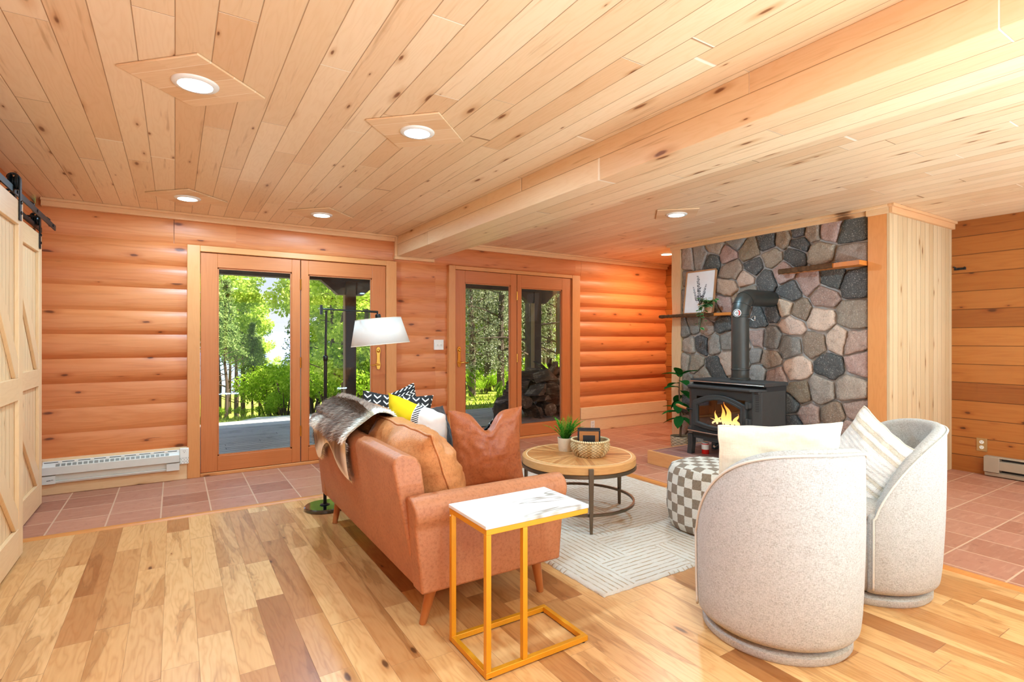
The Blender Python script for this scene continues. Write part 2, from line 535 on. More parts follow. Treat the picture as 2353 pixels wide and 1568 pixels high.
def m_glass(name, tint=(1, 1, 1), refl=1.0):
    g = G(name)
    t = g.n('ShaderNodeBsdfTransparent'); t.inputs[0].default_value = tuple(tint) + (1,)
    gl = g.n('ShaderNodeBsdfGlossy'); gl.inputs['Roughness'].default_value = .02
    fr = g.n('ShaderNodeFresnel'); fr.inputs['IOR'].default_value = 1.45
    mx = g.n('ShaderNodeMixShader')
    g.put(mx.inputs[0], g.M('MULTIPLY', fr.outputs[0], refl, clamp=True))
    g.nt.links.new(t.outputs[0], mx.inputs[1]); g.nt.links.new(gl.outputs[0], mx.inputs[2])
    g.nt.links.new(mx.outputs[0], g.out.inputs[0])
    return g.m

def m_leather(name, c1, c2, rough=.46, wr=.25):
    g = G(name)
    x, y, z = g.obj()
    v = g.xyz(x, y, z)
    n1 = g.noise(v, 5.0, 5, .62)
    n2 = g.noise(v, 70.0, 3, .7)
    vo = g.voro(v, 260.0)
    col = g.mix(n1, lin(c1), lin(c2))
    col = g.mix(g.M('MULTIPLY', g.sm(n2, .42, .72), .6), col, (.62, .50, .42, 1), 'MULTIPLY')
    g.bsdf(col, rough, .4, 0, g.bump(g.M('ADD', g.M('MULTIPLY', vo['Distance'], .5), g.M('MULTIPLY', n2, .6)), wr, .004))
    return g.m

def m_fabric(name, c1, c2, scale=380, bump=.35, fleck=.5):
    g = G(name)
    x, y, z = g.obj()
    a = g.noise(g.xyz(g.M('MULTIPLY', x, 1.0), g.M('MULTIPLY', y, 1.0), g.M('MULTIPLY', z, .22)), scale*.55, 2, .6)
    b = g.noise(g.xyz(g.M('MULTIPLY', x, .2), g.M('MULTIPLY', y, .2), g.M('MULTIPLY', z, 1.0)), scale*.5, 2, .6)
    n = g.noise(g.xyz(x, y, z), 26.0, 3, .6)
    f = g.M('ADD', g.M('MULTIPLY', g.sm(a, .42, .62), .5), g.M('MULTIPLY', g.sm(b, .42, .64), .5))
    f = g.M('MULTIPLY', f, g.M('ADD', .45, g.M('MULTIPLY', n, 1.0)))
    col = g.mix(g.M('MULTIPLY', f, fleck), lin(c1), lin(c2))
    g.bsdf(col, .9, .15, 0, g.bump(g.M('ADD', a, b), bump, .003), sheen=.15)
    return g.m

MAT = {}
MAT['ceiling'] = m_ceiling()
MAT['beam'] = m_ceiling('beam_pine', .06)
MAT['floor'] = m_floor()
MAT['tile'] = m_tile()
MAT['hearth_tile'] = m_tile('hearth_tile', .31, .31, .0, -.1, ((158, 112, 104), (170, 122, 112), (146, 100, 90)))
MAT['log'] = m_log()
MAT['boardwall'] = m_boardwall()
MAT['panel'] = m_vboards('pale_upright_boards', .092, [(0, (212, 178, 134)), (.5, (222, 192, 150)), (1, (200, 164, 118))], 'X')
MAT['barn_boards'] = m_vboards('barn_door_boards', .075, [(0, (234, 194, 146)), (.5, (240, 206, 162)), (1, (224, 174, 124))], 'Y', .009, .25)
MAT['pine_x'] = m_wood('pine_along_x', PINE, 'X', knots=.25, ring=.2, fine=.2)
MAT['pine_y'] = m_wood('pine_along_y', PINE, 'Y', knots=.12, ring=.2, fine=.2)
MAT['pine_z'] = m_wood('pine_along_z', PINE, 'Z', knots=.18, ring=.2, fine=.2, kcol=(150, 90, 48))
MAT['pine_trim'] = m_wood('pine_trim', [(0, (228, 172, 120)), (.35, (232, 178, 126)), (1, (220, 160, 106))], 'X', knots=.1, ring=.1, fine=.15)
MAT['post'] = m_wood('orange_pine_post', [(0, (222, 148, 84)), (.35, (226, 152, 88)), (1, (216, 138, 76))], 'Z', world=True, knots=.35, ring=.22, fine=.2, kcol=(124, 60, 26), ku=4, kv=1.1)
MAT['alder_z'] = m_wood('casing_along_z', ALDER, 'Z', knots=.12, ring=.2, fine=.25, kcol=(120, 60, 26))
MAT['alder_x'] = m_wood('casing_along_x', ALDER, 'X', knots=.12, ring=.2, fine=.25, kcol=(120, 60, 26))
MAT['fir_z'] = m_wood('door_wood_along_z', FIR, 'Z', ring=.3, fine=.3, us=14, vs=.4, rf=12)
MAT['fir_x'] = m_wood('door_wood_along_x', FIR, 'X', ring=.3, fine=.3, us=14, vs=.4, rf=12)
MAT['threshold'] = m_wood('threshold_wood', [(0, (206, 128, 62)), (.35, (208, 132, 66)), (1, (196, 116, 54))], 'X', ring=.2, fine=.3)
MAT['riser'] = m_wood('hearth_riser_wood', [(0, (226, 160, 100)), (.35, (230, 166, 106)), (1, (218, 150, 92))], 'Y', knots=.2, ring=.25, fine=.2)
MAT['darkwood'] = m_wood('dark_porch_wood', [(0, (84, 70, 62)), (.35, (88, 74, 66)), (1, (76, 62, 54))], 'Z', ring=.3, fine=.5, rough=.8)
MAT['glass'] = m_glass('door_glass', refl=.35)
MAT['glass_side'] = m_glass('door_glass_hazy', tint=(.93, .93, .91), refl=.6)
MAT['stove_glass'] = m_glass('stove_glass', tint=(.92, .90, .88), refl=1.6)
MAT['brass'] = mat_plain('polished_brass', (214, 164, 74), .22, 1.0)
MAT['black_iron'] = mat_plain('black_iron', (40, 37, 35), .5, .4)
MAT['black_lamp'] = mat_plain('black_lamp_metal', (20, 20, 20), .3, .3)
MAT['base_gloss'] = mat_plain('glossy_black_base', (14, 16, 18), .06, .0, 1.0, coat=1.0)
MAT['gold'] = mat_plain('gold_powder_coat', (222, 150, 26), .38, .35, bump=.03, nscale=200)
MAT['bronze'] = mat_plain('antique_bronze', (112, 96, 78), .38, .75)
MAT['white_plastic'] = mat_plain('white_plastic', (236, 228, 214), .4)
MAT['heater'] = mat_plain('heater_enamel', (214, 206, 192), .4)
MAT['heater_dark'] = mat_plain('heater_fins', (138, 132, 120), .5, .3)
MAT['heater_taupe'] = mat_plain('taupe_heater_enamel', (164, 144, 122), .42)
MAT['dark_slot'] = mat_plain('dark_slot', (34, 30, 28), .8)
MAT['tan_plate'] = mat_plain('tan_plate', (178, 136, 84), .4, .3)
MAT['stove'] = mat_plain('stove_black', (62, 60, 57), .58, .15, .4, .12, 60, bump=.12)
MAT['stove_pipe'] = mat_plain('stove_pipe', (66, 64, 58), .42, .45, .5, .18, 12)
MAT['chrome'] = mat_plain('chrome', (206, 200, 190), .22, 1.0)
MAT['mortar'] = mat_plain('mortar', (182, 172, 162), .95, 0, .2, .2, 30, bump=.6)
MAT['stone'] = m_attr('field_stone', .78, .3, .6, 1.0)
MAT['leather'] = m_leather('tan_leather', (160, 94, 58), (200, 130, 86))
MAT['leather_light'] = m_leather('tan_cushion_leather', (188, 118, 66), (206, 136, 82), .42, .3)
MAT['leather_dark'] = m_leather('cognac_leather', (150, 76, 40), (172, 94, 52), .36)
MAT['sofa_leg'] = m_wood('sofa_leg_wood', [(0, (176, 106, 54)), (.35, (180, 110, 58)), (1, (166, 96, 48))], 'Z', ring=.3, fine=.3)
MAT['chair'] = m_fabric('cream_weave', (197, 191, 184), (136, 125, 112), 900, .35, .75)
MAT['piping'] = mat_plain('cream_piping', (214, 202, 186), .9, nscale=200, var=.15)
MAT['cream'] = m_fabric('cream_cotton', (232, 218, 196), (210, 192, 166), 300, .15, .4)
MAT['lampshade'] = None
MAT['charcoal'] = m_fabric('charcoal_cotton', (52, 44, 42), (34, 30, 30), 300, .2, .5)
MAT['fur'] = m_attr('reindeer_fur', .75, .25)
MAT['hide'] = mat_plain('pale_hide', (222, 206, 184), .8)
MAT['leaf_dark'] = m_foliage('rubber_leaf', [(0, (24, 62, 26)), (.5, (38, 92, 38)), (1, (66, 128, 56))], .15)
MAT['leaf_var'] = m_attr('variegated_leaf', .5, .4, trans=.2)
MAT['fern'] = m_foliage('fern_leaf', [(0, (42, 108, 30)), (.5, (84, 156, 48)), (1, (128, 190, 74))], .3)
MAT['stem_brown'] = mat_plain('brown_stem', (112, 84, 58), .7)
MAT['soil'] = mat_plain('potting_soil', (58, 44, 34), .95, nscale=80, var=.4)
MAT['pot_white'] = mat_plain('speckled_white_pot', (234, 218, 190), .7, nscale=160, var=.16)
MAT['terracotta'] = mat_plain('small_clay_pot', (202, 150, 112), .7, nscale=90, var=.1)
MAT['wicker'] = m_attr('seagrass_weave', .7, .3)
MAT['bark'] = mat_plain('bark', (92, 78, 66), .9, 0, .2, .4, 18, bump=.8)
MAT['bark_edge'] = mat_plain('shelf_bark', (96, 64, 40), .9, 0, .2, .6, 30, bump=.9)
MAT['shelf_wood'] = m_wood('shelf_wood', [(0, (214, 124, 48)), (.35, (218, 130, 54)), (1, (200, 108, 40))], 'Y', ring=.3, fine=.3, knots=.2)
MAT['frame_wood'] = m_wood('picture_frame_wood', [(0, (186, 134, 92)), (.35, (190, 140, 98)), (1, (176, 122, 82))], 'Z', fine=.2)
MAT['paper'] = mat_plain('print_paper', (242, 240, 238), .8)
MAT['ink'] = mat_plain('grey_ink', (84, 82, 84), .9)
MAT['red'] = mat_plain('red_enamel', (206, 26, 18), .35)
MAT['glove_dark'] = mat_plain('dark_charred_wood', (44, 34, 28), .9, bump=.5)
MAT['cover_black'] = mat_plain('black_book_cloth', (24, 22, 24), .5)
MAT['cover_gold'] = mat_plain('gilt_cover_pattern', (172, 112, 58), .45, .2)
MAT['pages'] = mat_plain('book_pages', (226, 190, 140), .8)
# ------------------------------------------------------------------ room shell
CEIL = 2.45
WY = 5.77            # inner face of the window wall
XL, XR = -.97, 6.52  # left wall, right wall
YB = -3.05           # rear wall

b = MB().box((XL, YB, -.08), (3.66, 4.53, 0.0))
struct('floor', b, MAT['floor'], 'honey hickory plank floor', 'floor')
b = MB().box((XL, 4.53, -.08), (XR, WY + .2, 0.0)).box((3.66, YB, -.08), (XR, 4.53, 0.0))
struct('floor.001', b, MAT['tile'], 'terracotta tile floor along the patio doors and stove wall', 'floor')
# reducer strips between wood and tile
def reducer(p0, p1, nx, ny):
    w = .032
    sec = [(-w, 0), (-w*.6, .010), (0, .014), (w*.6, .010), (w, 0)]
    q = MB()
    if nx: q.prism([(p0[0], p0[1] + a, z) for a, z in sec][::-1], (p1[0]-p0[0], 0, 0))
    else: q.prism([(p0[0] + a, p0[1], z) for a, z in sec], (0, p1[1]-p0[1], 0))
    return q
struct('trim_1', reducer((XL, 4.53), (3.69, 4.53), 1, 0), MAT['threshold'], 'wooden threshold strip between planks and tile along window wall', 'floor trim')
struct('trim_2', reducer((3.66, YB), (3.66, 4.50), 0, 1), MAT['threshold'], 'wooden threshold strip between planks and tile on the right', 'floor trim')

b = MB().box((XL - .2, YB - .2, CEIL), (XR + .2, WY + .25, CEIL + .2))
struct('ceiling', b, MAT['ceiling'], 'knotty pine board ceiling', 'ceiling')
BX0, BX1, BZ = 2.115, 2.565, 2.225
b = MB().box((BX0, YB, BZ), (BX1, WY, CEIL))
struct('ceiling_beam', b, MAT['beam'], 'boxed pine beam running across the ceiling', 'ceiling beam', bevel=.004)

# crown trim: two stepped boards along window wall, dropping round the beam
def crown(x0, x1):
    return MB().box((x0, WY - .022, CEIL - .065), (x1, WY + .03, CEIL)).box((x0, WY - .045, CEIL - .022), (x1, WY - .02, CEIL))
struct('trim_3', crown(-.93, BX0 - .0305), MAT['pine_trim'], 'pale crown trim left of the beam', 'ceiling trim', bevel=.003)
struct('trim_4', crown(BX1 + .001, XR - .001), MAT['pine_trim'], 'pale crown trim right of the beam', 'ceiling trim', bevel=.003)
b = MB().box((BX0 - .030, WY - .023, BZ - .0002), (BX0 - .0003, WY + .03, CEIL - .001)).box((BX0 - .03, WY - .023, BZ - .034), (BX1 + .0, WY + .03, BZ - .0005))
struct('trim_5', b, MAT['pine_trim'], 'pale trim round the beam end', 'ceiling trim', bevel=.003)

# ---- log wall with door openings
Z0, DZ = .0735, .2097
def log_course(mb, x0, x1, z0, z1, base, bulge, seed):
    n = max(2, int((x1 - x0) / .09)); k = 9
    rs = random.Random(seed)
    ph = rs.random() * 50
    flat = rs.uniform(2.0, 3.0)
    def f(u, v):
        x = x0 + (x1 - x0) * u
        t = v
        nz = mnoise.noise((x * .9 + ph, z0 * 3, 0)) * .010
        nb = mnoise.noise((x * 1.3 + ph, 7.0, z0)) * .010
        zz = z0 + (z1 - z0) * t + nz * (1 - abs(2*t - 1)) * 1.0
        y = base - (bulge + nb) * max(0.0, 1 - abs(2*t - 1) ** flat)
        return (x, y, zz)
    mb.grid(f, n, k, flip=False)
    # end caps
    for x, fl in ((x0, 0), (x1, 1)):
        vs = [f(0 if x == x0 else 1, j/(k-1)) for j in range(k)] + [(x, base + .02, z1), (x, base + .02, z0)]
        mb.add(vs, [tuple(range(len(vs)))] if not fl else [tuple(range(len(vs)))[::-1]])

b = MB()
BASE = 5.815
for i in range(0, 10):
    z0 = Z0 + DZ * i; z1 = z0 + DZ
    low = i < 4
    log_course(b, -.97, .10, z0, z1, BASE, .012 if low else .030, i)
    log_course(b, 2.10, 2.756, z0, z1, BASE, .018, 40 + i)
    log_course(b, 4.755, XR, z0, z1, BASE, .045, 80 + i)
zt = Z0 + DZ * 10
for j, (x0, x1) in enumerate(((-.97, -.01), (-.005, BX0), (BX0, 4.80), (4.805, XR))):
    log_course(b, x0, x1, zt, zt + DZ + .06, BASE, .032, 200 + j)
for x0, x1 in ((-.97, .10), (2.10, 2.756), (4.755, XR)):
    b.box((x0, BASE, -.02), (x1, 5.97, zt)); b.box((x0, BASE - .01, -.02), (x1, BASE + .1, Z0 + .01))
b.box((-.97, BASE, zt), (XR, 5.97, CEIL))
struct('wall_front', b, MAT['log'], 'orange log wall with two patio doors', 'wall')

# ---- left wall behind the barn doors (logs run along Y)
b = MB()
for i in range(11):
    z0 = Z0 + DZ * i
    def f(u, v, z0=z0):
        return (XL - .03 + .03 * (1 - abs(2*v - 1) ** 2.4), YB + (WY + .05 - YB) * u, z0 + DZ * v if i < 10 else z0 + (CEIL - z0) * v)
    b.grid(f, 20, 9, flip=True)
b.box((XL - .2, YB, -.02), (XL - .03, WY + .2, CEIL))
struct('wall_left', b, MAT['log'], 'log wall behind the barn doors', 'wall')
# ---- right wall
b = MB().box((XR, YB, -.05), (XR + .15, WY + .2, CEIL))
struct('wall_right', b, MAT['boardwall'], 'brown stained board wall at the right', 'wall')
# ---- rear wall behind the camera, its wide window added for the fill light
b = MB().box((XL - .2, YB - .15, -.05), (-.6, YB, CEIL)).box((5.8, YB - .15, -.05), (XR + .15, YB, CEIL))
b.box((-.6, YB - .15, -.05), (5.8, YB, .45)).box((-.6, YB - .15, 2.3), (5.8, YB, CEIL))
struct('wall_rear', b, MAT['log'], 'log wall behind the camera', 'wall')
wf = MB()
for x in (-.6, 1.0, 2.6, 4.2, 5.72): wf.box((x, YB - .1, .45), (x + .08, YB, 2.3))
wf.box((-.6, YB - .1, .45), (5.8, YB, .53)).box((-.6, YB - .1, 2.22), (5.8, YB, 2.3))
wn = struct('added_window', wf, MAT['alder_x'], 'wide rear window, unseen, added for fill light', 'window')
struct('added_window_pane', MB().box((-.55, YB - .06, .5), (5.75, YB - .05, 2.25)), MAT['glass'], parent=wn)

# ---- baseboards
b = MB().box((-.95, 5.755, 0), (.108, 5.82, .293))
struct('baseboard_left', b, MAT['pine_x'], 'pale pine baseboard under the white heater', 'baseboard', bevel=.003)
b = MB().box((4.765, 5.745, .175), (XR - .02, 5.82, .335)).box((4.765, 5.755, 0), (XR - .02, 5.82, .173))
struct('baseboard_right', b, MAT['pine_x'], 'pale pine baseboard right of the patio doors', 'baseboard', bevel=.003)
b = MB().box((2.105, 5.755, 0), (2.75, 5.82, .10))
struct('baseboard_middle', b, MAT['alder_x'], 'baseboard between the patio doors', 'baseboard', bevel=.003)

# ---- stone chimney block
SX = 5.265
CY0, CY1 = 2.14, 4.545
b = MB().box((SX, CY0 + .03, 0), (XR, CY1 - .02, CEIL))
struct('wall_chimney', b, MAT['mortar'], 'chimney block faced in field stone', 'wall')

def clip_poly(poly, px, py, qx, qy):
    mx, my = (px + qx) / 2, (py + qy) / 2
    nx, ny = qx - px, qy - py
    out = []
    for i in range(len(poly)):
        a = poly[i]; c = poly[(i + 1) % len(poly)]
        da = (a[0] - mx) * nx + (a[1] - my) * ny
        dc = (c[0] - mx) * nx + (c[1] - my) * ny
        if da <= 0: out.append(a)
        if da * dc < 0:
            t = da / (da - dc); out.append((a[0] + (c[0]-a[0])*t, a[1] + (c[1]-a[1])*t))
    return out
SEEDS = [t.split(',') for t in """4.32,2.22,t 4.13,2.25,g 3.98,2.20,d 3.93,2.35,t 3.76,2.25,p 3.66,2.38,g 3.50,2.25,b 3.28,2.32,d 3.12,2.32,b 3.23,2.14,t 2.96,2.37,d 2.82,2.33,b 2.67,2.33,p 2.47,2.27,d 2.95,2.24,d 2.75,2.12,t 2.47,2.08,t 3.00,2.13,d 3.45,2.06,d 3.71,2.06,b 3.53,1.94,o 3.31,1.91,d 3.12,1.98,p 3.75,1.86,o 3.79,1.69,p 4.37,2.02,g 4.37,1.82,g 3.04,1.76,d 2.86,1.85,p 2.64,1.87,d 2.44,1.80,d 2.72,1.71,p 2.45,1.51,t 2.75,1.48,o 3.02,1.44,o 2.96,1.57,b 3.10,1.62,o 3.23,1.59,d 3.41,1.51,d 3.57,1.55,p 3.84,1.46,d 4.04,1.43,t 4.22,1.46,g 4.36,1.41,g 4.29,1.21,t 4.12,1.24,d 3.94,1.24,g 3.78,1.26,g 3.76,1.06,o 3.57,1.22,t 3.57,1.04,g 3.40,1.29,p 3.25,1.28,g 3.43,1.11,g 3.27,1.08,b 3.06,1.22,g 2.80,1.25,b 2.59,1.27,o 2.44,1.24,p 2.99,0.99,o 2.66,1.04,d 2.40,1.09,p 4.21,1.00,t 4.36,1.03,t 3.93,0.97,d 4.09,0.85,t 3.41,0.94,g 3.20,0.90,p 2.95,0.76,b 2.74,0.80,t 2.48,0.83,t 2.87,0.54,p 2.61,0.56,b 2.43,0.62,p 3.05,0.63,d 3.01,0.44,d 2.48,0.47,p 2.66,0.36,b 2.83,0.34,t 4.36,0.75,g 4.38,0.50,d 4.36,0.26,t 4.16,0.66,g 4.14,0.39,t 3.93,0.64,b 3.87,0.39,d 3.63,0.67,p 3.57,0.42,g 3.35,0.66,t 3.32,0.42,b 3.51,1.80,g 3.63,1.70,b 4.12,1.88,t 4.12,1.69,d 3.95,1.60,g 2.40,0.36,t 2.56,0.24,g 3.08,0.25,p 3.35,0.20,t 3.63,0.21,g 3.93,0.19,p 4.21,0.16,t""".split()]
STONE = {'t': (166, 148, 130), 'g': (144, 136, 124), 'd': (88, 86, 82), 'b': (156, 132, 108), 'o': (208, 178, 152), 'p': (180, 146, 130)}
pts = [(float(a), float(c)) for a, c, _ in SEEDS]
rs = random.Random(5)
b = MB()
for i, (py_, pz_) in enumerate(pts):
    poly = [(2.305, 0.0), (4.40, 0.0), (4.40, 2.43), (2.305, 2.43)]
    for j, (qy, qz) in enumerate(pts):
        if j != i: poly = clip_poly(poly, py_, pz_, qy, qz)
        if len(poly) < 3: break
    if len(poly) < 3: continue
    cy = sum(p[0] for p in poly) / len(poly); cz = sum(p[1] for p in poly) / len(poly)
    for it in range(2):          # round the corners
        q = []
        for k in range(len(poly)):
            a = poly[k]; c = poly[(k + 1) % len(poly)]
            t = .07 if it == 0 else .20
            q.append((a[0] + (c[0]-a[0])*t, a[1] + (c[1]-a[1])*t)); q.append((a[0] + (c[0]-a[0])*(1-t), a[1] + (c[1]-a[1])*(1-t)))
        poly = q
    # resample so edges can be roughened
    q = []
    for k in range(len(poly)):
        a = poly[k]; c = poly[(k+1) % len(poly)]
        m = max(1, int(math.hypot(c[0]-a[0], c[1]-a[1]) / .022))
        for s_ in range(m): q.append((a[0] + (c[0]-a[0])*s_/m, a[1] + (c[1]-a[1])*s_/m))
    poly = q; n = len(poly)
    rad = sum(math.hypot(p[0]-cy, p[1]-cz) for p in poly) / n
    sc0 = 1 - (.007 + rs.random() * .006) / rad
    c0 = lin(STONE[SEEDS[i][2]])
    kk = rs.uniform(.82, 1.16)
    col = (c0[0]*kk*rs.uniform(.96, 1.05), c0[1]*kk, c0[2]*kk*rs.uniform(.94, 1.05), 1)
    hgt = rs.uniform(.028, .052)
    tilt = (rs.uniform(-.1, .1), rs.uniform(-.1, .1))
    vs = []
    rings = ((1.0, 0.0), (1.0, .45), (.955, .80), (.88, .95), (.66, 1.0), (.38, 1.02))
    for s_, h in rings:
        for (yy, zz) in poly:
            d = mnoise.noise((yy * 13 + i, zz * 13, 2.0)) * .012 + mnoise.noise((yy * 34 + i, zz * 34, 5.0)) * .006
            sc = sc0 * s_
            y2 = cy + (yy - cy) * (sc + d / rad * (s_ > .8)); z2 = cz + (zz - cz) * (sc + d / rad * (s_ > .8))
            hh = hgt * h * (1 + .25*mnoise.noise((y2*9 + i, z2*9, 3.0)) + tilt[0]*(y2-cy)/rad + tilt[1]*(z2-cz)/rad) + (mnoise.noise((y2*22 + i*3, z2*22, 0)) * .007 + mnoise.noise((y2*60, z2*60, i)) * .003) * (h > .5)
            vs.append((SX - .002 - max(0, hh) + (.02 if h == 0 else 0), y2, z2))
    vs.append((SX - .002 - hgt * 1.02, cy, cz))
    fs = []
    R = len(rings)
    for r_ in range(R - 1):
        for k in range(n):
            fs.append((r_*n+k, (r_+1)*n+k, (r_+1)*n+(k+1) % n, r_*n+(k+1) % n))
    for k in range(n): fs.append(((R-1)*n+k, R*n, (R-1)*n+(k+1) % n))
    b.add(vs, fs, col)
struct('wall_stone', b, MAT['stone'], 'field stone facing behind the wood stove', 'stone wall', smooth=60)

# posts, boards and crown round the chimney
struct('trim_6', MB().box((5.20, CY0 + .022, 0), (5.30, 2.315, CEIL - .06)), MAT['post'], 'orange pine post right of the stone', 'post', bevel=.006)
b = MB()
def lp(u, v):
    z = (CEIL - .06) * v
    e_ = mnoise.noise((3.0, 1.0, z * 2.2)) * .012
    sec = [(5.21, 4.395), (5.21, 4.53 + e_), (5.245, 4.56 + e_), (5.33, 4.555)]
    k = min(3, int(round(u * 3)))
    return (sec[k][0], sec[k][1], z)
b.grid(lp, 4, 40, flip=True)
b.box((5.212, 4.396, 0), (5.32, 4.52, CEIL - .07))
struct('trim_7', b, MAT['pine_z'], 'pale live-edge post left of the stone', 'post')
struct('wall_panel', MB().box((5.20, CY0, 0), (XR, CY0 + .0215, CEIL - .02)), MAT['panel'], 'pale upright boards on the side of the chimney', 'wall panel')
b = MB().box((5.18, CY0 + .0005, CEIL - .075), (5.30, 2.32, CEIL)).box((5.205, 2.3205, CEIL - .062), (5.29, CY1 + .01, CEIL))
b.box((5.16, CY0 + .0005, CEIL - .025), (5.1795, CY1 + .03, CEIL)).box((5.1798, 2.3205, CEIL - .025), (5.2045, CY1 + .03, CEIL))
struct('trim_8', b, MAT['pine_y'], 'pale crown trim above the stone', 'ceiling trim', bevel=.003)
b = MB().box((5.18, CY0 - .03, CEIL - .075), (XR, CY0, CEIL)).box((5.16, CY0 - .05, CEIL - .025), (XR, CY0 - .0302, CEIL)).box((5.16, CY0 - .0301, CEIL - .025), (5.1798, CY0, CEIL))
struct('trim_9', b, MAT['pine_trim'], 'pale crown trim above the upright boards', 'ceiling trim', bevel=.003)

# hearth platform
HX, HY0, HY1, HZ = 4.15, 2.35, 3.93, .136
struct('hearth', MB().box((HX + .0305, HY0 + .0305, .0), (SX - .06, HY1 - .0305, HZ)), MAT['hearth_tile'], 'raised tiled hearth platform under the wood stove', 'hearth', bevel=.003)
hr = bpy.data.objects['hearth']
struct('hearth_riser', MB().box((HX, HY0, 0), (HX + .03, HY1, HZ - .001)).box((HX + .0302, HY1 - .03, 0), (SX - .06, HY1, HZ - .001)).box((HX + .0302, HY0, 0), (SX - .06, HY0 + .03, HZ - .001)), MAT['riser'], parent=hr, bevel=.003)

# ------------------------------------------------------------------ patio doors
def patio_door(name, X0, X1, ztop, mid, glass, casing_l, casing_r, ctop, label, handle_x, lever_dir, mats):
    """X0..X1 clear opening; glass = ((x0,x1,z0,z1),(...))"""
    root = bpy.data.objects.new(name, None); COL.objects.link(root)
    root.location = ((X0 + X1) / 2, WY, 0)
    root['kind'] = 'structure'; root['label'] = label; root['category'] = 'patio door'
    ox, oy = root.location[0], WY
    def P(nm, mb, m, par=root, **k):
        mb.v = [(x - ox, y - oy, z) for x, y, z in mb.v]
        return obj(nm, mb, m, par, **k)
    P('casing', MB().box((casing_l, 5.748, 0), (X0, 5.97, ctop)).box((X1, 5.748, 0), (casing_r, 5.97, ctop)), MAT['alder_z'], bevel=.004)
    P('head_casing', MB().box((X0, 5.75, ztop), (X1, 5.97, ctop)), MAT['alder_x'], bevel=.004)
    P('sill', MB().box((X0, 5.755, 0), (X1, 5.97, .03)), MAT['alder_x'], bevel=.004)
    yf, yb = 5.772, 5.822
    for k, (a, c) in enumerate(((X0, mid), (mid, X1))):
        gx0, gx1, gz0, gz1 = glass[k]
        a += .004; c -= .004
        st = P('door_panel', MB().box((a, yf, .034), (gx0, yb, ztop - .004)).box((gx1, yf, .034), (c, yb, ztop - .004)), MAT['fir_z'], bevel=.003)
        rl_ = MB().box((gx0, yf + .0, gz1), (gx1, yb, ztop - .004)).box((gx0, yf, .034), (gx1, yb, gz0))
        rl_.v = [(x - ox, y - oy, z) for x, y, z in rl_.v]
        obj('door_rail', rl_, MAT['fir_x'], st, bevel=.003)
        gb = MB()
        for (p, q) in (((gx0 - .004, gz0 - .004), (gx0 + .012, gz1 + .004)), ((gx1 - .012, gz0 - .004), (gx1 + .004, gz1 + .004)), ((gx0, gz0 - .004), (gx1, gz0 + .012)), ((gx0, gz1 - .012), (gx1, gz1 + .004))):
            gb.box((p[0], yf + .012, p[1]), (q[0], yb - .008, q[1]))
        gb.v = [(x - ox, y - oy, z) for x, y, z in gb.v]
        gbo = obj('glazing_bead', gb, MAT['white_plastic'] if k == 99 else MAT['fir_z'], st)
        gp = MB().box((gx0, yf + .022, gz0), (gx1, yf + .028, gz1))
        gp.v = [(x - ox, y - oy, z) for x, y, z in gp.v]
        obj('glass_pane', gp, mats[k], st)
    # hinges on the middle joint
    for z in (.35, 1.05, 1.85):
        P('hinge', MB().tube([(mid, yf - .004, z - .055), (mid, yf - .004, z + .055)], .008, 8), MAT['brass'])
    # brass handle set
    hb = MB()
    prof = []
    for i in range(25):
        t = i / 24; z = .955 + .25 * t
        w = .018 + .008 * math.exp(-((t - .82) / .10) ** 2) + .008 * math.exp(-((t - .22) / .10) ** 2) - .010 * (abs(t - .5) > .47)
        prof.append((w, z))
    poly = [(handle_x + w, 5.762, z) for w, z in prof] + [(handle_x - w, 5.762, z) for w, z in prof[::-1]]
    hb.prism(poly[::-1], (0, .012, 0))
    hd = P('handle_plate', hb, MAT['brass'], bevel=.002)
    lv = MB().tube([(handle_x, 5.765, 1.01), (handle_x, 5.715, 1.01)], .009, 10)
    lv.tube([(handle_x, 5.718, 1.01), (handle_x + .035*lever_dir, 5.712, 1.014), (handle_x + .075*lever_dir, 5.714, 1.004), (handle_x + .105*lever_dir, 5.718, 1.010)], [.010, .009, .0075, .006], 10)
    lv.v = [(x - ox, y - oy, z) for x, y, z in lv.v]
    obj('lever', lv, MAT['brass'], hd, smooth=60)
    kn = MB().lathe([(.0, -.006), (.016, -.004), (.018, .004), (.014, .014), (.004, .018)], 20)
    kn.xf(Matrix.Translation((handle_x - ox, 5.760 - oy, 1.16)) @ Matrix.Rotation(PI/2, 4, 'X'))
    obj('deadbolt', kn, MAT['brass'], hd, smooth=60)
    return root
patio_door('door_1', .199, 1.988, 2.108, 1.089, ((.342, 1.005, .177, 1.970), (1.165, 1.832, .177, 1.958)), .095, 2.104, 2.165,
    'timber patio door left, behind the floor lamp', 1.899, -1, (MAT['glass'], MAT['glass']))
patio_door('door_2', 2.837, 4.620, 2.130, 3.727, ((2.977, 3.632, .177, 1.980), (3.792, 4.459, .177, 1.962)), 2.751, 4.756, 2.175,
    'timber patio door right, behind the coffee table', 2.893, 1, (MAT['glass'], MAT['glass_side']))
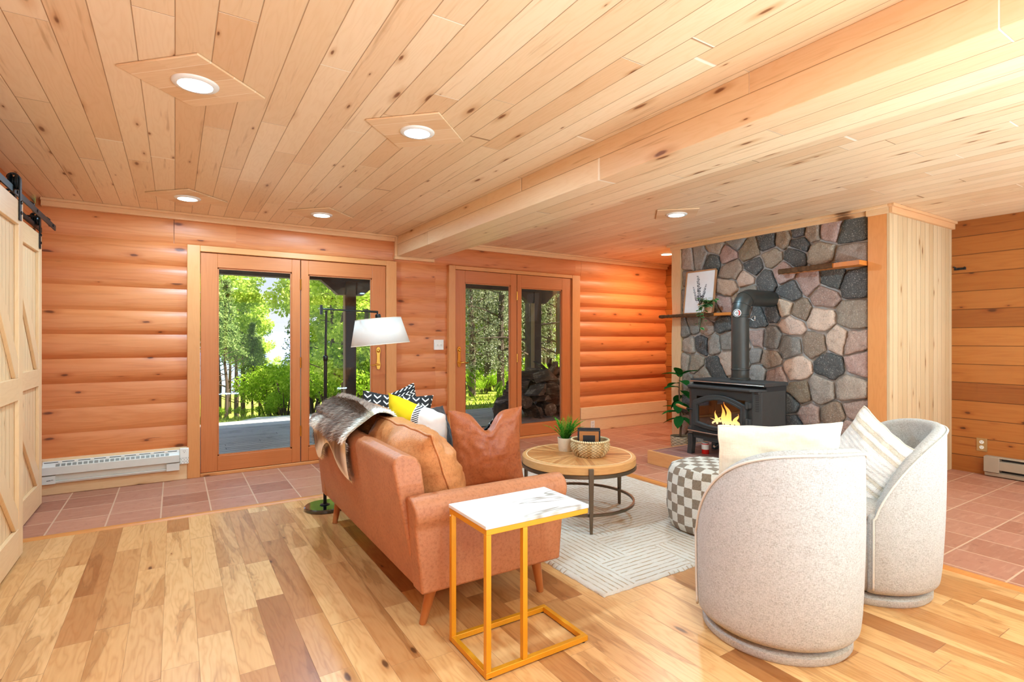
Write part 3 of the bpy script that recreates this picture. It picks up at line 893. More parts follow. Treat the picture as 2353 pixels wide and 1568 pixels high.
# ------------------------------------------------------------------ barn doors on double rails
def barn_door(X, Yc, wid, label):
    """face towards +X at X; Yc centre along Y"""
    t = thing('barn_door', label, 'barn door', (X, Yc, 0), kind='thing', group='sliding barn doors')
    h0, h1 = .015, 2.09
    hw = wid / 2
    obj('boards', MB().box((-.040, -hw + .02, h0 + .02), (-.022, hw - .02, h1 - .02)), MAT['barn_boards'], t)
    st = .095
    obj('stile', MB().box((-.022, hw - st, h0), (0, hw, h1)), MAT['pine_z'], t, bevel=.003)
    obj('stile', MB().box((-.022, -hw, h0), (0, -hw + st, h1)), MAT['pine_z'], t, bevel=.003)
    for z0, z1 in ((h0, h0 + .17), (.93, 1.06), (h1 - .14, h1)):
        obj('rail', MB().box((-.022, -hw + st, z0), (0, hw - st, z1)), MAT['pine_y'], t, bevel=.003)
    for (za, zb) in ((1.06, h1 - .14), (h0 + .17, .93)):
        b = MB()
        a0, a1 = -hw + st, hw - st
        w = .10
        b.prism([(-.022, a0, zb), (-.022, a0, zb - w), (-.022, a1 - w*.6, za), (-.022, a1, za), (-.022, a1, za + w), (-.022, a0 + w*.6, zb)], (.020, 0, 0))
        obj('brace', b, MAT['pine_z'], t, bevel=.003)
    # strap hangers with grooved wheels
    for yy in (hw - .095, -hw + .095):
        b = MB()
        b.box((.002, yy - .02, 1.975), (.009, yy + .02, 2.215))
        hp = [(.009 - .0, yy - .02, 2.215)]
        arc = []
        for i in range(9):
            a = PI * i / 8
            arc.append((-.022 + .031*math.cos(a), 2.215 + .031*math.sin(a)))
        for i in range(8):
            x0, z0 = arc[i]; x1, z1 = arc[i+1]
            f = lambda x, z, k: (-.022 + (x + .022)*k, z if k == 1 else 2.215 + (z-2.215)*k)
            p0, p1 = f(x0, z0, 1), f(x1, z1, 1); q0, q1 = f(x0, z0, .78), f(x1, z1, .78)
            b.prism([(p0[0], yy-.02, p0[1]), (p1[0], yy-.02, p1[1]), (q1[0], yy-.02, q1[1]), (q0[0], yy-.02, q0[1])][::-1], (0, .04, 0))
        hs = obj('hanger_strap', b, MAT['black_iron'], t, bevel=.001)
        w = MB().lathe([(.0, -.022), (.040, -.022), (.046, -.016), (.046, -.010), (.030, -.003), (.030, .003), (.046, .010), (.046, .016), (.040, .022), (0, .022)], 28)
        w.xf(Matrix.Translation((-.022, yy, 2.196)) @ Matrix.Rotation(PI/2, 4, 'Y'))
        obj('wheel', w, MAT['black_lamp'], hs, smooth=40)
        for z in (2.02, 2.08):
            q = MB().lathe([(0, 0), (.011, 0), (.010, .006), (0, .008)], 8); q.xf(Matrix.Translation((.009, yy, z)) @ Matrix.Rotation(PI/2, 4, 'Y'))
            obj('bolt', q, MAT['black_lamp'], hs)
    return t
barn_door(-.765, 3.77, .94, 'pale barn door nearest the camera, hung on the front rail')
barn_door(-.872, 4.97, .94, 'pale barn door farther back, reaching to the log wall')

def rail(X, z, y0, y1, label):
    t = thing('barn_door_rail', label, 'door rail', (X, (y0 + y1)/2, z))
    L = (y1 - y0) / 2
    obj('rail_bar', MB().box((-.004, -L, -.020), (.004, L, .020)), MAT['black_iron'], t, bevel=.001)
    return t
r1 = rail(-.787, 2.150, 1.6, 5.40, 'front black steel rail carrying the nearer barn door')
r2 = rail(-.894, 2.150, 1.9, 5.56, 'rear black steel rail carrying the farther barn door')
for yy in (5.28, 4.74, 4.20, 3.66, 3.1):
    b = MB()
    y_ = yy - 3.5
    b.tube([(XL + .787, y_, .055), (-.03, y_, .055), (-.018, y_, .045), (-.018, y_, 0.0)], .008, 8)
    b.tube([(-.020, y_, 0), (.010, y_, 0)], .010, 8)
    obj('bracket', b, MAT['black_iron'], r1)

# ------------------------------------------------------------------ recessed downlights
g = G('lamp_lens'); g.bsdf((1, 1, 1, 1), .5, .3, 0, None, (1.0, .97, .92, 1), 6.0); MAT['lens'] = g.m
def downlight(x, y, patch, label, power=LAMP_W, col=LAMP_COL):
    t = thing('recessed_downlight', label, 'ceiling light', (x, y, CEIL), group='recessed ceiling lights')
    top = -.001
    if patch:
        h = patch / 2
        b = MB().obox((0, 0, -.006), (patch, patch, .010), rotm(0, 0, PI/4))
        obj('mounting_panel', b, MAT['patch'], t, bevel=.003)
        top = -.011
    b = MB().lathe([(.064, -.004), (.070, -.010), (.090, -.008), (.096, -.002), (.096, 0.0), (.064, 0.0)], 40, (0, 0, top), False, False)
    obj('trim_ring', b, MAT['white_plastic'], t, smooth=50)
    b = MB().lathe([(.0, -.0035), (.066, -.0035), (.066, -.0015), (0, -.0015)], 40, (0, 0, top), False, False)
    obj('lens', b, MAT['lens'], t)
    l = bpy.data.lights.new('downlight', 'AREA'); l.shape = 'DISK'; l.size = .125; l.energy = power; l.color = col
    lo = bpy.data.objects.new('downlight_glow', l); lo.location = (0, 0, top - .0065); COL.objects.link(lo); lo.parent = t
    return t
# fill light added behind the camera in a lamp body, to brighten the ceiling
t = thing('added_uplight', 'added unseen fill lamp shining at the ceiling behind the camera position', 'floor lamp', (2.4, -1.95, 0))
obj('housing', MB().box((-2.8, -.17, 0), (2.8, .17, .06)).box((-2.8, -.17, .06), (2.8, -.155, .078)).box((-2.8, .155, .06), (2.8, .17, .078)), MAT['black_iron'], t, bevel=.004)
obj('diffuser', MB().box((-2.78, -.15, .06), (2.78, .15, .072)), MAT['lens'], t)
ul = bpy.data.lights.new('added_uplight', 'AREA'); ul.shape = 'RECTANGLE'; ul.size = 5.5; ul.size_y = .28
ul.energy = ADDED_UPLIGHT_W; ul.color = ADDED_UPLIGHT_COL
ulo = bpy.data.objects.new('added_uplight_glow', ul); ulo.location = (0, 0, .076); ulo.rotation_euler = (PI, 0, 0); COL.objects.link(ulo); ulo.parent = t
gp = G('patch_pine')
x, y, z = gp.obj()
rx = gp.M('MULTIPLY', gp.M('ADD', x, y), .7071); ry = gp.M('MULTIPLY', gp.M('SUBTRACT', y, x), .7071)
s1 = gp.M('LESS_THAN', rx, 0.0)
idv, _ = gp.white(gp.xyz(gp.M('FLOOR', gp.M('DIVIDE', rx, .135)), 4.0, gp.M('FLOOR', gp.M('DIVIDE', ry, .21))))
col, rings, fn = wood_layer(gp, rx, ry, idv, [(0, (232, 190, 144)), (.5, (238, 200, 156)), (1, (224, 178, 130))], ring=.2, fine=.2, knots=.1)
fu = gp.M('FRACT', gp.M('DIVIDE', rx, .135)); du = gp.M('MINIMUM', fu, gp.M('SUBTRACT', 1.0, fu))
col = gp.mix(gp.M('MULTIPLY', gp.sm(du, .02, .008), .6), col, lin((252, 232, 204)))
gp.bsdf(col, .45, .3); MAT['patch'] = gp.m
downlight(.078, 2.80, .41, 'large recessed light nearest the barn doors, in a diagonal pine patch')
downlight(1.140, 2.79, .41, 'recessed light in a diagonal pine patch beside the beam')
downlight(.087, 5.09, .41, 'recessed light above the left patio door')
downlight(1.145, 5.10, .41, 'small recessed light near the log wall and the beam')
downlight(3.905, 3.34, .36, 'recessed light right of the beam, in front of the stove')
downlight(5.63, 4.98, 0, 'recessed light in the far corner left of the stone wall', 36.0, (1.0, .74, .48))
for (x, y) in ((.08, .5), (1.14, .5), (3.9, .25), (5.6, .6), (.08, -1.8), (1.14, -1.8), (3.9, -1.5), (5.6, -1.5)):  # unseen lights, added to brighten the room
    downlight(x, y, .41, 'added unseen recessed ceiling light behind the camera position')

# ------------------------------------------------------------------ baseboard heaters, outlets, switch
t = thing('baseboard_heater', 'long white electric baseboard heater under the log wall by the barn door', 'heater', (-.44, 5.755, .0))
L = .475
b = MB().prism([(-L, 0, .095), (-L, -.045, .100), (-L, -.050, .118), (-L, -.030, .125), (-L, -.030, .165), (-L, -.062, .175), (-L, -.062, .238), (-L, -.036, .262), (-L, -.030, .279), (-L, 0, .279)][::-1], (2*L, 0, 0))
obj('cabinet', b, MAT['heater'], t, bevel=.002)
b = MB()
for i in range(22):
    x_ = -L + .10 + i * .036
    M_ = rotm(-math.atan2(.026, .024), 0, 0)
    b.obox((x_, -.0502, .2512), (.026, .0035, .022), rotm(math.radians(-45), 0, 0))
obj('fin_slot', b, MAT['heater_dark'], t)
b = MB().box((-L + .01, -.0335, .268), (L - .02, -.0305, .274))
obj('top_slot', b, MAT['dark_slot'], t)
for i in range(8):
    obj('clip', MB().box((-L + .10 + i*.105, -.037, .265), (-L + .125 + i*.105, -.030, .277)), MAT['white_plastic'], t)
b = MB().box((-L, -.058, .100), (-L + .085, -.02, .166)); obj('end_cover', b, MAT['heater'], t, bevel=.002)
b = MB().box((L - .10, -.058, .100), (L, -.02, .166)); obj('end_cover', b, MAT['heater'], t, bevel=.002)
b = MB().box((-L + .03, -.0592, .128), (-L + .055, -.0575, .132)).box((-L + .058, -.0592, .132), (-L + .072, -.0575, .135)); obj('emblem', b, MAT['dark_slot'], t)

t = thing('outlet_adapter', 'white multi-socket outlet adapter at the right end of the white heater', 'outlet', (.072, 5.752, .215))
obj('body', MB().box((-.036, -.028, -.07), (.036, 0, .075)), MAT['white_plastic'], t, bevel=.006)
def sockets(par, pts, y, s=1.0):
    b = MB()
    for (px_, pz_) in pts:
        b.box((px_ - .008*s, y - .001, pz_ + .001), (px_ - .0055*s, y + .001, pz_ + .010*s))
        b.box((px_ + .0055*s, y - .001, pz_ + .001), (px_ + .008*s, y + .001, pz_ + .010*s))
        b.tube([(px_, y - .001, pz_ - .008*s), (px_, y + .001, pz_ - .008*s)], .003*s, 8)
    return obj('socket_slots', b, MAT['dark_slot'], par)
for pp_ in [(0, .045), (-.024, -.02), (0, -.02), (.024, -.02), (-.024, -.05), (0, -.05), (.024, -.05)]: sockets(t, [pp_], -.028)

t = thing('outlet', 'pale wall outlet in the baseboard right of the patio doors', 'outlet', (4.985, 5.754, .085))
obj('plate', MB().box((-.036, -.006, -.055), (.036, 0, .055)), MAT['white_plastic'], t, bevel=.002)
for pp_ in [(0, .024), (0, -.022)]: sockets(t, [pp_], -.0062, 1.3)
t = thing('light_switch', 'ivory double light switch on the log wall between the patio doors', 'switch', (2.635, 5.786, 1.225))
obj('plate', MB().box((-.060, -.008, -.060), (.060, .012, .060)), MAT['white_plastic'], t, bevel=.003)
for x in (-.023, .023):
    obj('toggle', MB().obox((x, -.012, .0), (.010, .014, .022), rotm(.5, 0, 0)), MAT['white_plastic'], t, bevel=.001)

t = thing('outlet', 'tan metal outlet plate with white sockets on the brown wall', 'outlet', (XR - .001, 1.905, .28))
obj('plate', MB().box((-.006, -.040, -.062), (0, .040, .062)), MAT['tan_plate'], t, bevel=.002)
for z in (.026, -.024):
    q = MB().lathe([(.0, .004), (.017, .004), (.017, 0)], 20, cap1=False); q.xf(Matrix.Translation((-.006, 0, z)) @ Matrix.Rotation(-PI/2, 4, 'Y'))
    s_ = obj('socket', q, MAT['white_plastic'], t)
    bb = MB()
    bb.box((-.011, -.007, z + .001), (-.0095, -.005, z + .009)).box((-.011, .005, z + .001), (-.0095, .007, z + .009)).box((-.011, -.002, z - .009), (-.0095, .002, z - .005))
    obj('slots', bb, MAT['dark_slot'], s_)

t = thing('baseboard_heater', 'taupe electric baseboard heater along the brown board wall', 'heater', (XR - .002, 1.12, 0))
b = MB().prism([(0, -.75, .008), (-.052, -.75, .008), (-.058, -.75, .040), (-.030, -.75, .050), (-.030, -.75, .065), (-.070, -.75, .072), (-.070, -.75, .150), (-.036, -.75, .158), (-.036, -.75, .170), (-.066, -.75, .180), (-.060, -.75, .190), (0, -.75, .190)], (0, 1.5, 0))
obj('cabinet', b, MAT['heater_taupe'], t, bevel=.002)
obj('end_cover', MB().box((-.074, .64, .045), (-.01, .752, .188)), MAT['heater_taupe'], t, bevel=.003)
obj('slot', MB().box((-.040, -.7, .158), (-.034, .63, .172)).box((-.034, -.7, .050), (-.028, .63, .066)), MAT['dark_slot'], t)

t = thing('wall_hook', 'small dark iron hook on the brown wall beside the upright boards', 'hook', (XR, 2.06, 1.98))
b = MB().box((-.006, -.035, -.012), (0, .06, .012))
obj('plate', b, MAT['black_iron'], t, bevel=.002)
obj('hook', MB().tube([(-.006, .03, 0), (-.03, .03, 0), (-.035, .045, .018), (-.02, .06, .02)], .006, 8), MAT['black_iron'], t)
obj('peg', MB().tube([(-.006, -.025, 0), (-.025, -.03, .01)], .008, 8), MAT['black_iron'], t)

# ------------------------------------------------------------------ pillow builder
def pillow(w, h, th, n=34, pinch=.10, wr=.010, seed=0, dent=None, pw=2.2, corner=0.0):
    """returns front, back MBs in local x (width) z (height) with thickness along y (front = -y)"""
    def pt(u, v, side):
        x = 2*u - 1; z = 2*v - 1
        ex = 1 - pinch * (1 - abs(z)**1.6) * abs(x)**3
        ez = 1 - pinch * (1 - abs(x)**1.6) * abs(z)**3
        t = max(0.0, (1 - abs(x)**pw)) ** .62 * max(0.0, (1 - abs(z)**pw)) ** .62
        X = x * ex * w / 2; Z = z * ez * h / 2
        y = side * th / 2 * t
        k = (mnoise.noise((x*2.2 + seed, z*2.2, side*2 + seed)) * 1.0 + .5*mnoise.noise((x*6 + seed, z*6, side*3.0))) * wr * min(1, t*2.2)
        y += k * 1.6
        X += mnoise.noise((z*3 + seed, 4.0, seed)) * wr * .7; Z += mnoise.noise((x*3 + seed, 9.0, seed)) * wr * .7
        if dent and z > -.35:
            dx = (x - dent[0]) / dent[1]
            d = math.exp(-dx*dx) * max(0, (z + .35) / 1.35) ** 1.6
            Z -= d * dent[2] * h
            y += side * d * th * .30 * (1 if z < .9 else .4)
            ridge = math.exp(-((x - dent[0])/(dent[1]*.5))**2) * math.exp(-((z - .25)/.4)**2)
            y += -side * ridge * th * .10
        return (X, y, Z)
    a = MB().grid(lambda u, v: pt(u, v, -1), n, n)
    c = MB().grid(lambda u, v: pt(u, v, 1), n, n, flip=True)
    return a, c, pt

def pattern_mat(name, kind):
    g = G(name)
    x, y, z = g.obj()
    if kind == 'chevron':
        # columns of stacked white V marks on charcoal
        s = .062
        cu = g.M('DIVIDE', g.M('ADD', x, 5.0), s); fc = g.M('SUBTRACT', g.M('FRACT', cu), .5)
        row = g.M('FLOOR', cu)
        hv = g.M('ADD', g.M('DIVIDE', g.M('ADD', z, 5.0), .034), g.M('MULTIPLY', g.M('ABSOLUTE', fc), -1.5))
        fr = g.M('FRACT', hv)
        line = g.M('MULTIPLY', g.sm(g.M('ABSOLUTE', g.M('SUBTRACT', fr, .5)), .17, .12), g.M('LESS_THAN', g.M('ABSOLUTE', fc), .36))
        sid, _ = g.white(g.xyz(row, g.M('FLOOR', g.M('DIVIDE', hv, 2.0)), 1.0))
        line = g.M('MULTIPLY', line, g.M('GREATER_THAN', sid, .12))
        col = g.mix(line, lin((48, 46, 46)), lin((232, 226, 214)))
    elif kind == 'dense':
        fa = g.M('PINGPONG', g.M('ADD', g.M('MULTIPLY', x, 30.0), g.M('MULTIPLY', g.M('PINGPONG', g.M('MULTIPLY', z, 34.0), .5), 1.6)), .5)
        line = g.sm(fa, .22, .16)
        br = g.M('GREATER_THAN', g.M('FRACT', g.M('MULTIPLY', z, 17.0)), .22)
        col = g.mix(g.M('MULTIPLY', line, br), lin((44, 42, 42)), lin((226, 220, 208)))
    elif kind == 'sun':
        d = g.M('SQRT', g.M('ADD', g.M('POWER', g.M('SUBTRACT', x, .13), 2.0), g.M('POWER', g.M('SUBTRACT', z, .17), 2.0)))
        n = g.noise(g.xyz(x, y, z), 9.0, 2)
        d = g.M('ADD', d, g.M('MULTIPLY', g.M('SUBTRACT', n, .5), .03))
        yel = g.sm(d, .150, .146)
        bandm = g.M('MULTIPLY', g.sm(d, .150, .154), g.sm(d, .196, .192))
        st = g.M('GREATER_THAN', g.M('FRACT', g.M('MULTIPLY', g.M('ADD', x, g.M('MULTIPLY', z, 2.0)), 42.0)), .5)
        col = g.mix(yel, lin((240, 232, 222)), lin((236, 196, 26)))
        col = g.mix(g.M('MULTIPLY', bandm, st), col, lin((48, 46, 50)))
    elif kind == 'stripe':
        n = g.noise(g.xyz(g.M('MULTIPLY', x, 3.0), 0.0, g.M('MULTIPLY', z, 60.0)), 1.0, 2)
        f = g.M('FRACT', g.M('ADD', g.M('MULTIPLY', z, 22.0), g.M('MULTIPLY', n, .25)))
        n2 = g.noise(g.xyz(x, y, z), 160.0, 2)
        big = g.M('GREATER_THAN', g.M('FRACT', g.M('MULTIPLY', z, 5.5)), .55)
        tan = g.M('MULTIPLY', g.M('MULTIPLY', g.sm(g.M('ABSOLUTE', g.M('SUBTRACT', f, .5)), .26, .20), big), g.M('ADD', .35, n2))
        col = g.mix(tan, lin((240, 234, 225)), lin((212, 198, 176)))
        g.bsdf(col, .9, .1, 0, g.bump(g.M('ADD', g.M('PINGPONG', g.M('MULTIPLY', z, 44.0), .5), n2), .8, .006))
        return g.m
    n2 = g.noise(g.xyz(x, y, z), 220.0, 2)
    g.bsdf(col, .9, .15, 0, g.bump(n2, .2, .002))
    return g.m
MAT['chevron'] = pattern_mat('chevron_print', 'chevron')
MAT['dense'] = pattern_mat('dense_mark_print', 'dense')
MAT['sunprint'] = pattern_mat('yellow_circle_print', 'sun')
MAT['stripe'] = pattern_mat('tufted_stripe', 'stripe')

def place_pillow(name, label, cat, w, h, th, loc, M3, mats, seam=None, **k):
    t = thing(name, label, cat, loc)
    t.rotation_euler = M3.to_euler()
    a, c, pt = pillow(w, h, th, **k)
    if mats[0] is mats[1]:
        a.add(c.v, c.f)
        obj('cover', a, mats[0], t, smooth=180)
    else:
        obj('front_cover', a, mats[0], t, smooth=180)
        obj('back_cover', c, mats[1], t, smooth=180)
    if seam:
        n = 40
        pts = [pt(i/n, 0, 0) for i in range(n)] + [pt(1, i/n, 0) for i in range(n)] + [pt(1 - i/n, 1, 0) for i in range(n)] + [pt(0, 1 - i/n, 0) for i in range(n)]
        obj('seam', MB().tube(pts, seam[0], 6, closed=True), seam[1], t, smooth=180)
    return t
def facing(nx, ny, lean=0.0, roll=0.0):
    """pillow front (-y) turned to horizontal direction (nx, ny); lean>0 tips the top backwards"""
    rz = math.atan2(ny, nx) + PI / 2
    return rotm(0, 0, rz) @ rotm(-lean, 0, 0) @ rotm(0, roll, 0)

# ------------------------------------------------------------------ sofa
SO = (.90, 2.12, 0)
SL = 1.82
t = thing('sofa', 'tan leather two-seat sofa with rolled arms and wooden legs, seen from behind', 'sofa', SO)
sofa = t
b = MB().box((.02, .09, .19), (.72, SL - .09, .36))
obj('seat_base', b, MAT['leather'], t, bevel=.02, seg=3)
# back panel: slab that tilts back and tapers
def sec(y): return [(0.0, y, .185), (.10, y, .185), (.022, y, .725), (.000, y, .762), (-.066, y, .782), (-.100, y, .768), (-.110, y, .738)]
b = MB().prism(sec(.085)[::-1], (0, SL - .17, 0))
obj('backrest', b, MAT['leather'], t, bevel=.012, seg=3)
def arm(y0, out):
    """arm panel with rolled top; out=-1 near side, +1 far side"""
    b = MB()
    w = .105
    prof = []
    ya, yb = (y0, y0 + w)
    cy, cz, r = y0 + w/2 + out*.004, .535, .073
    pts = [(ya, .19), (yb, .19), (yb, .46)]
    for i in range(15):
        a = -0.85 + (PI + 1.7) * i / 14
        pts.append((cy + r*math.cos(a), cz + r*math.sin(a)))
    pts.append((ya, .46))
    def xs(z): return (-.012 - .042*max(0, (z - .19))/.40, .725 + .035*max(0, (z - .19))/.40)
    n = len(pts)
    vs = [(xs(z)[0], y, z) for y, z in pts] + [(xs(z)[1], y, z) for y, z in pts]
    b.add(vs, [tuple(range(n)), tuple(range(n, 2*n))[::-1]] + [(i, n+i, n+(i+1) % n, (i+1) % n) for i in range(n)])
    return b
obj('arm', arm(0, -1), MAT['leather'], t, smooth=40, bevel=.012, seg=3)
obj('arm', arm(SL - .105, 1), MAT['leather'], t, smooth=40, bevel=.012, seg=3)
for i in range(2):
    y0 = .115 + i*(SL - .23)/2; y1 = y0 + (SL - .23)/2 - .01
    c, d, _ = pillow(1, 1, 1)
    def f(u, v, s_, y0=y0, y1=y1):
        return None
    b = MB().box((.11, y0, .36), (.745, y1, .485))
    obj('seat_cushion', b, MAT['leather_light'], t, bevel=.045, seg=4)
def cushion(y0, y1, seed, lean, ztop):
    w = y1 - y0; h = .47
    a, c, pt = pillow(w, h, .30, n=40, pinch=.02, wr=.022, seed=seed, pw=3.4)
    M_ = Matrix.Translation((.165, (y0+y1)/2, .47 + h/2 - .02 + ztop)) @ facing(1, 0, lean).to_4x4()
    a.add(c.v, c.f); a.xf(M_)
    o = obj('back_cushion', a, MAT['leather_light'], t, smooth=180)
    n = 44
    q = [pt(i/n, 0, 0) for i in range(n)] + [pt(1, i/n, 0) for i in range(n)] + [pt(1 - i/n, 1, 0) for i in range(n)] + [pt(0, 1 - i/n, 0) for i in range(n)]
    # welt on both faces of the box edge
    s_ = MB().tube([M_ @ Vector(p) for p in q], .007, 6, closed=True)
    obj('piping', s_, MAT['leather_light'], o, smooth=180)
cushion(.12, .895, 3.0, .34, -.06)
cushion(.915, 1.70, 8.0, .32, -.035)
for (x, y, dx, dy) in ((.085, .10, -.04, .03), (.64, .10, .035, .0), (.085, SL - .10, -.04, -.03), (.64, SL - .10, .035, .0)):
    b = MB().tube([(x, y, .20), (x + dx, y + (dy), .0)], [.028, .017], 16)
    obj('leg', b, MAT['sofa_leg'], t, smooth=50)

# cushions on the sofa
place_pillow('throw_pillow', 'cognac leather pillow with chopped dent and chevron front, by near sofa arm', 'pillow', .43, .45, .17, (1.480, 2.60, .672),
    facing(-.235, -.97, .06, -.02), (MAT['leather_dark'], MAT['chevron']), dent=(-.05, .27, .22), seed=2, pinch=.10, wr=.006, n=44)
place_pillow('throw_pillow', 'charcoal pillow with white chevron columns behind the fur throw', 'pillow', .46, .46, .15, (1.22, 3.36, .705),
    facing(-.30, -.95, .10, .10), (MAT['chevron'], MAT['charcoal']), seed=5, pinch=.10)
place_pillow('throw_pillow', 'black pillow densely covered in small white marks, farthest back on sofa', 'pillow', .44, .44, .14, (1.30, 3.62, .70),
    facing(-.25, -.97, .05, -.30), (MAT['dense'], MAT['dense']), seed=7, pinch=.10)
place_pillow('throw_pillow', 'white pillow with a large yellow circle, leaning on the back cushion', 'pillow', .47, .45, .16, (1.225, 2.98, .705),
    facing(.93, .33, .30, -.22), (MAT['sunprint'], MAT['sunprint']), seed=11, pinch=.04, pw=2.6)
place_pillow('throw_pillow', 'plain dark brown pillow half hidden behind the yellow circle pillow', 'pillow', .44, .40, .14, (1.44, 3.24, .655),
    facing(.6, -.8, .35, .1), (MAT['charcoal'], MAT['charcoal']), seed=13)

# ------------------------------------------------------------------ reindeer hide over the sofa back
PATH = [(.812, .50), (.795, .58), (.780, .67), (.772, .735), (.790, .785), (.838, .832), (.900, .868), (.965, .872), (1.03, .850), (1.085, .80), (1.125, .74)]
def path(s):
    q = s * (len(PATH) - 1); i = min(int(q), len(PATH) - 2); f = q - i
    P = [PATH[min(max(k, 0), len(PATH)-1)] for k in (i-1, i, i+1, i+2)]
    cr = lambda a, b, c, d: .5*(2*b + (c-a)*f + (2*a - 5*b + 4*c - d)*f*f + (3*b - a - 3*c + d)*f**3)
    return cr(*[p[0] for p in P]), cr(*[p[1] for p in P])
def ynear(s): return 2.80 + .05*math.sin(s*9) + (.06 if s < .3 else 0)*(1 - s/.3) + .10*max(0, s - .55)*1.5 + .4*max(0, s-.8)
def yfar(s): return 3.66 + .05*math.sin(s*7 + 1) - .35*max(0, s - .7)
def hide_pt(s, t_):
    # the lower edge is scalloped: long leg tips at both ends, an arch between
    arch = .17 * math.sin(PI * min(1, max(0, t_))) ** 1.8 * (1 if t_ > .12 else t_/.12)
    s2 = arch + (1 - arch) * s
    x, z = path(s2)
    y = ynear(s2) + (yfar(s2) - ynear(s2)) * t_
    if s < .25: y += (.10 * (.25 - s)/.25) * (1 if t_ < .5 else -1) * abs(t_ - .5) * 1.2
    dz = .02 * t_ if z > .8 else 0
    wv = mnoise.noise((y*5, s*4, 0)) * .012
    return Vector((x - .014 + wv, y, z + dz + .016 + wv*.5))
b = MB(); NS, NT = 60, 50
def fur_col(s, t_):
    n = mnoise.noise((s*5, t_*4, 3.0)) + .5*mnoise.noise((s*14, t_*12, 5.0))
    st = mnoise.noise((s*2.0, t_*26, 1.0))
    dark = lin((112, 84, 68)); mid = lin((176, 148, 126)); pale = lin((244, 232, 214))
    k = min(1, max(0, .5 + .75*st + .25*n))
    c = [dark[i]*(1-k) + mid[i]*k for i in range(3)]
    e_ = 0.0
    e_ = max(e_, 1 - (t_ + .05*n) / .13)
    e_ = max(e_, 1 - (s + .04*n) / .08) if (t_ < .3 or t_ > .62) else max(e_, .7 - (s + .04*n)/.08)
    d = math.hypot((s - .27)/.10, (t_ - .86)/.11); e_ = max(e_, 1.35 - d + .3*n)
    e_ = max(e_, (s - .80 + .06*n)/.10)
    e_ = min(1, max(0, e_ * 1.6))
    return tuple(c[i]*(1-e_) + pale[i]*e_ for i in range(3)) + (1,)
vs = []; cs = []
for i in range(NS):
    for j in range(NT):
        vs.append(tuple(hide_pt(i/(NS-1), j/(NT-1)))); cs.append(fur_col(i/(NS-1), j/(NT-1)))
fs = [(i*NT+j, i*NT+j+1, (i+1)*NT+j+1, (i+1)*NT+j) for i in range(NS-1) for j in range(NT-1)]
b.add(vs, fs, cs)
rs = random.Random(3)
for k in range(24000):
    s = rs.random(); t_ = rs.random()
    p = hide_pt(s, t_)
    du = hide_pt(min(1, s + .02), t_) - hide_pt(max(0, s - .02), t_)
    dv = hide_pt(s, min(1, t_ + .02)) - hide_pt(s, max(0, t_ - .02))
    nrm = dv.cross(du)
    if nrm.length < 1e-9: continue
    nrm.normalize()
    if nrm.x > 0 and nrm.z < .2: nrm = -nrm
    if nrm.z < -.1: nrm = -nrm
    down = -du.normalized() if s < .62 else du.normalized()
    d = (nrm * .55 + down * .85 + Vector((rs.uniform(-.3,.3), rs.uniform(-.3,.3), rs.uniform(-.3,.3)))).normalized()
    L_ = rs.uniform(.020, .040)
    side = d.cross(nrm).normalized() * .0019
    c = fur_col(s, t_); kk = rs.uniform(.75, 1.25); c = (c[0]*kk, c[1]*kk, c[2]*kk, 1)
    m_ = p + d * L_ * .5 + nrm * .002
    q = p + d * L_ - nrm * .003
    b.add([p - side, p + side, m_ + side*.8, m_ - side*.8, q], [(0, 1, 2, 3), (3, 2, 4)], c)
o = obj('fur_throw', b, MAT['fur'], None, smooth=180)
tag(o, 'brown and white reindeer hide draped over the far end of the sofa back', 'throw')

# ------------------------------------------------------------------ C-shaped side table
t = thing('side_table', 'C-shaped gold side table with white marble top beside the sofa arm', 'side table', (1.2325, 1.8965, 0))
W_, D_ = .495, .318
tb = .022
hx, hy = W_/2, D_/2
zt_ = .568
def bar4(z0):
    return MB().box((-hx, -hy, z0), (hx, -hy + tb, z0 + tb)).box((-hx, hy - tb, z0), (hx, hy, z0 + tb)).box((-hx, -hy + tb, z0), (-hx + tb, hy - tb, z0 + tb)).box((hx - tb, -hy + tb, z0), (hx, hy - tb, z0 + tb))
obj('base_frame', bar4(.006), MAT['gold'], t, bevel=.0015)
obj('top_frame', bar4(zt_ - tb), MAT['gold'], t, bevel=.0015)
for (x, y) in ((-hx, -hy), (-hx, hy - tb), (-hx + .165, -hy)):
    obj('leg', MB().box((x, y, .028), (x + tb, y + tb, zt_ - tb)), MAT['gold'], t, bevel=.0015)
for x in (-hx + .02, hx - .02):
    for y in (-hy + .011, hy - .011): obj('foot_pad', MB().lathe([(.009, 0), (.009, .006)], 10, (x, y, 0)), MAT['dark_slot'], t)
gm = G('white_marble')
x, y, z = gm.obj()
nz = gm.noise(gm.xyz(gm.M('MULTIPLY', gm.M('ADD', x, gm.M('MULTIPLY', y, .6)), .8), gm.M('MULTIPLY', y, 3.2), 3.3), 1.7, 3, .5, .5)
vein = gm.sm(gm.M('ABSOLUTE', gm.M('SUBTRACT', nz, .50)), .016, .001)
nz2 = gm.noise(gm.xyz(x, y, 6.0), 5.0, 2)
vein = gm.M('MULTIPLY', vein, gm.sm(nz2, .36, .50))
col = gm.mix(gm.M('MULTIPLY', vein, .75), lin((226, 220, 212)), lin((140, 128, 110)))
gm.bsdf(col, .12, .5); MAT['marble'] = gm.m
obj('tabletop', MB().box((-hx - .003, -hy - .003, zt_), (hx + .003, hy + .003, zt_ + .016)), MAT['marble'], t, bevel=.003)
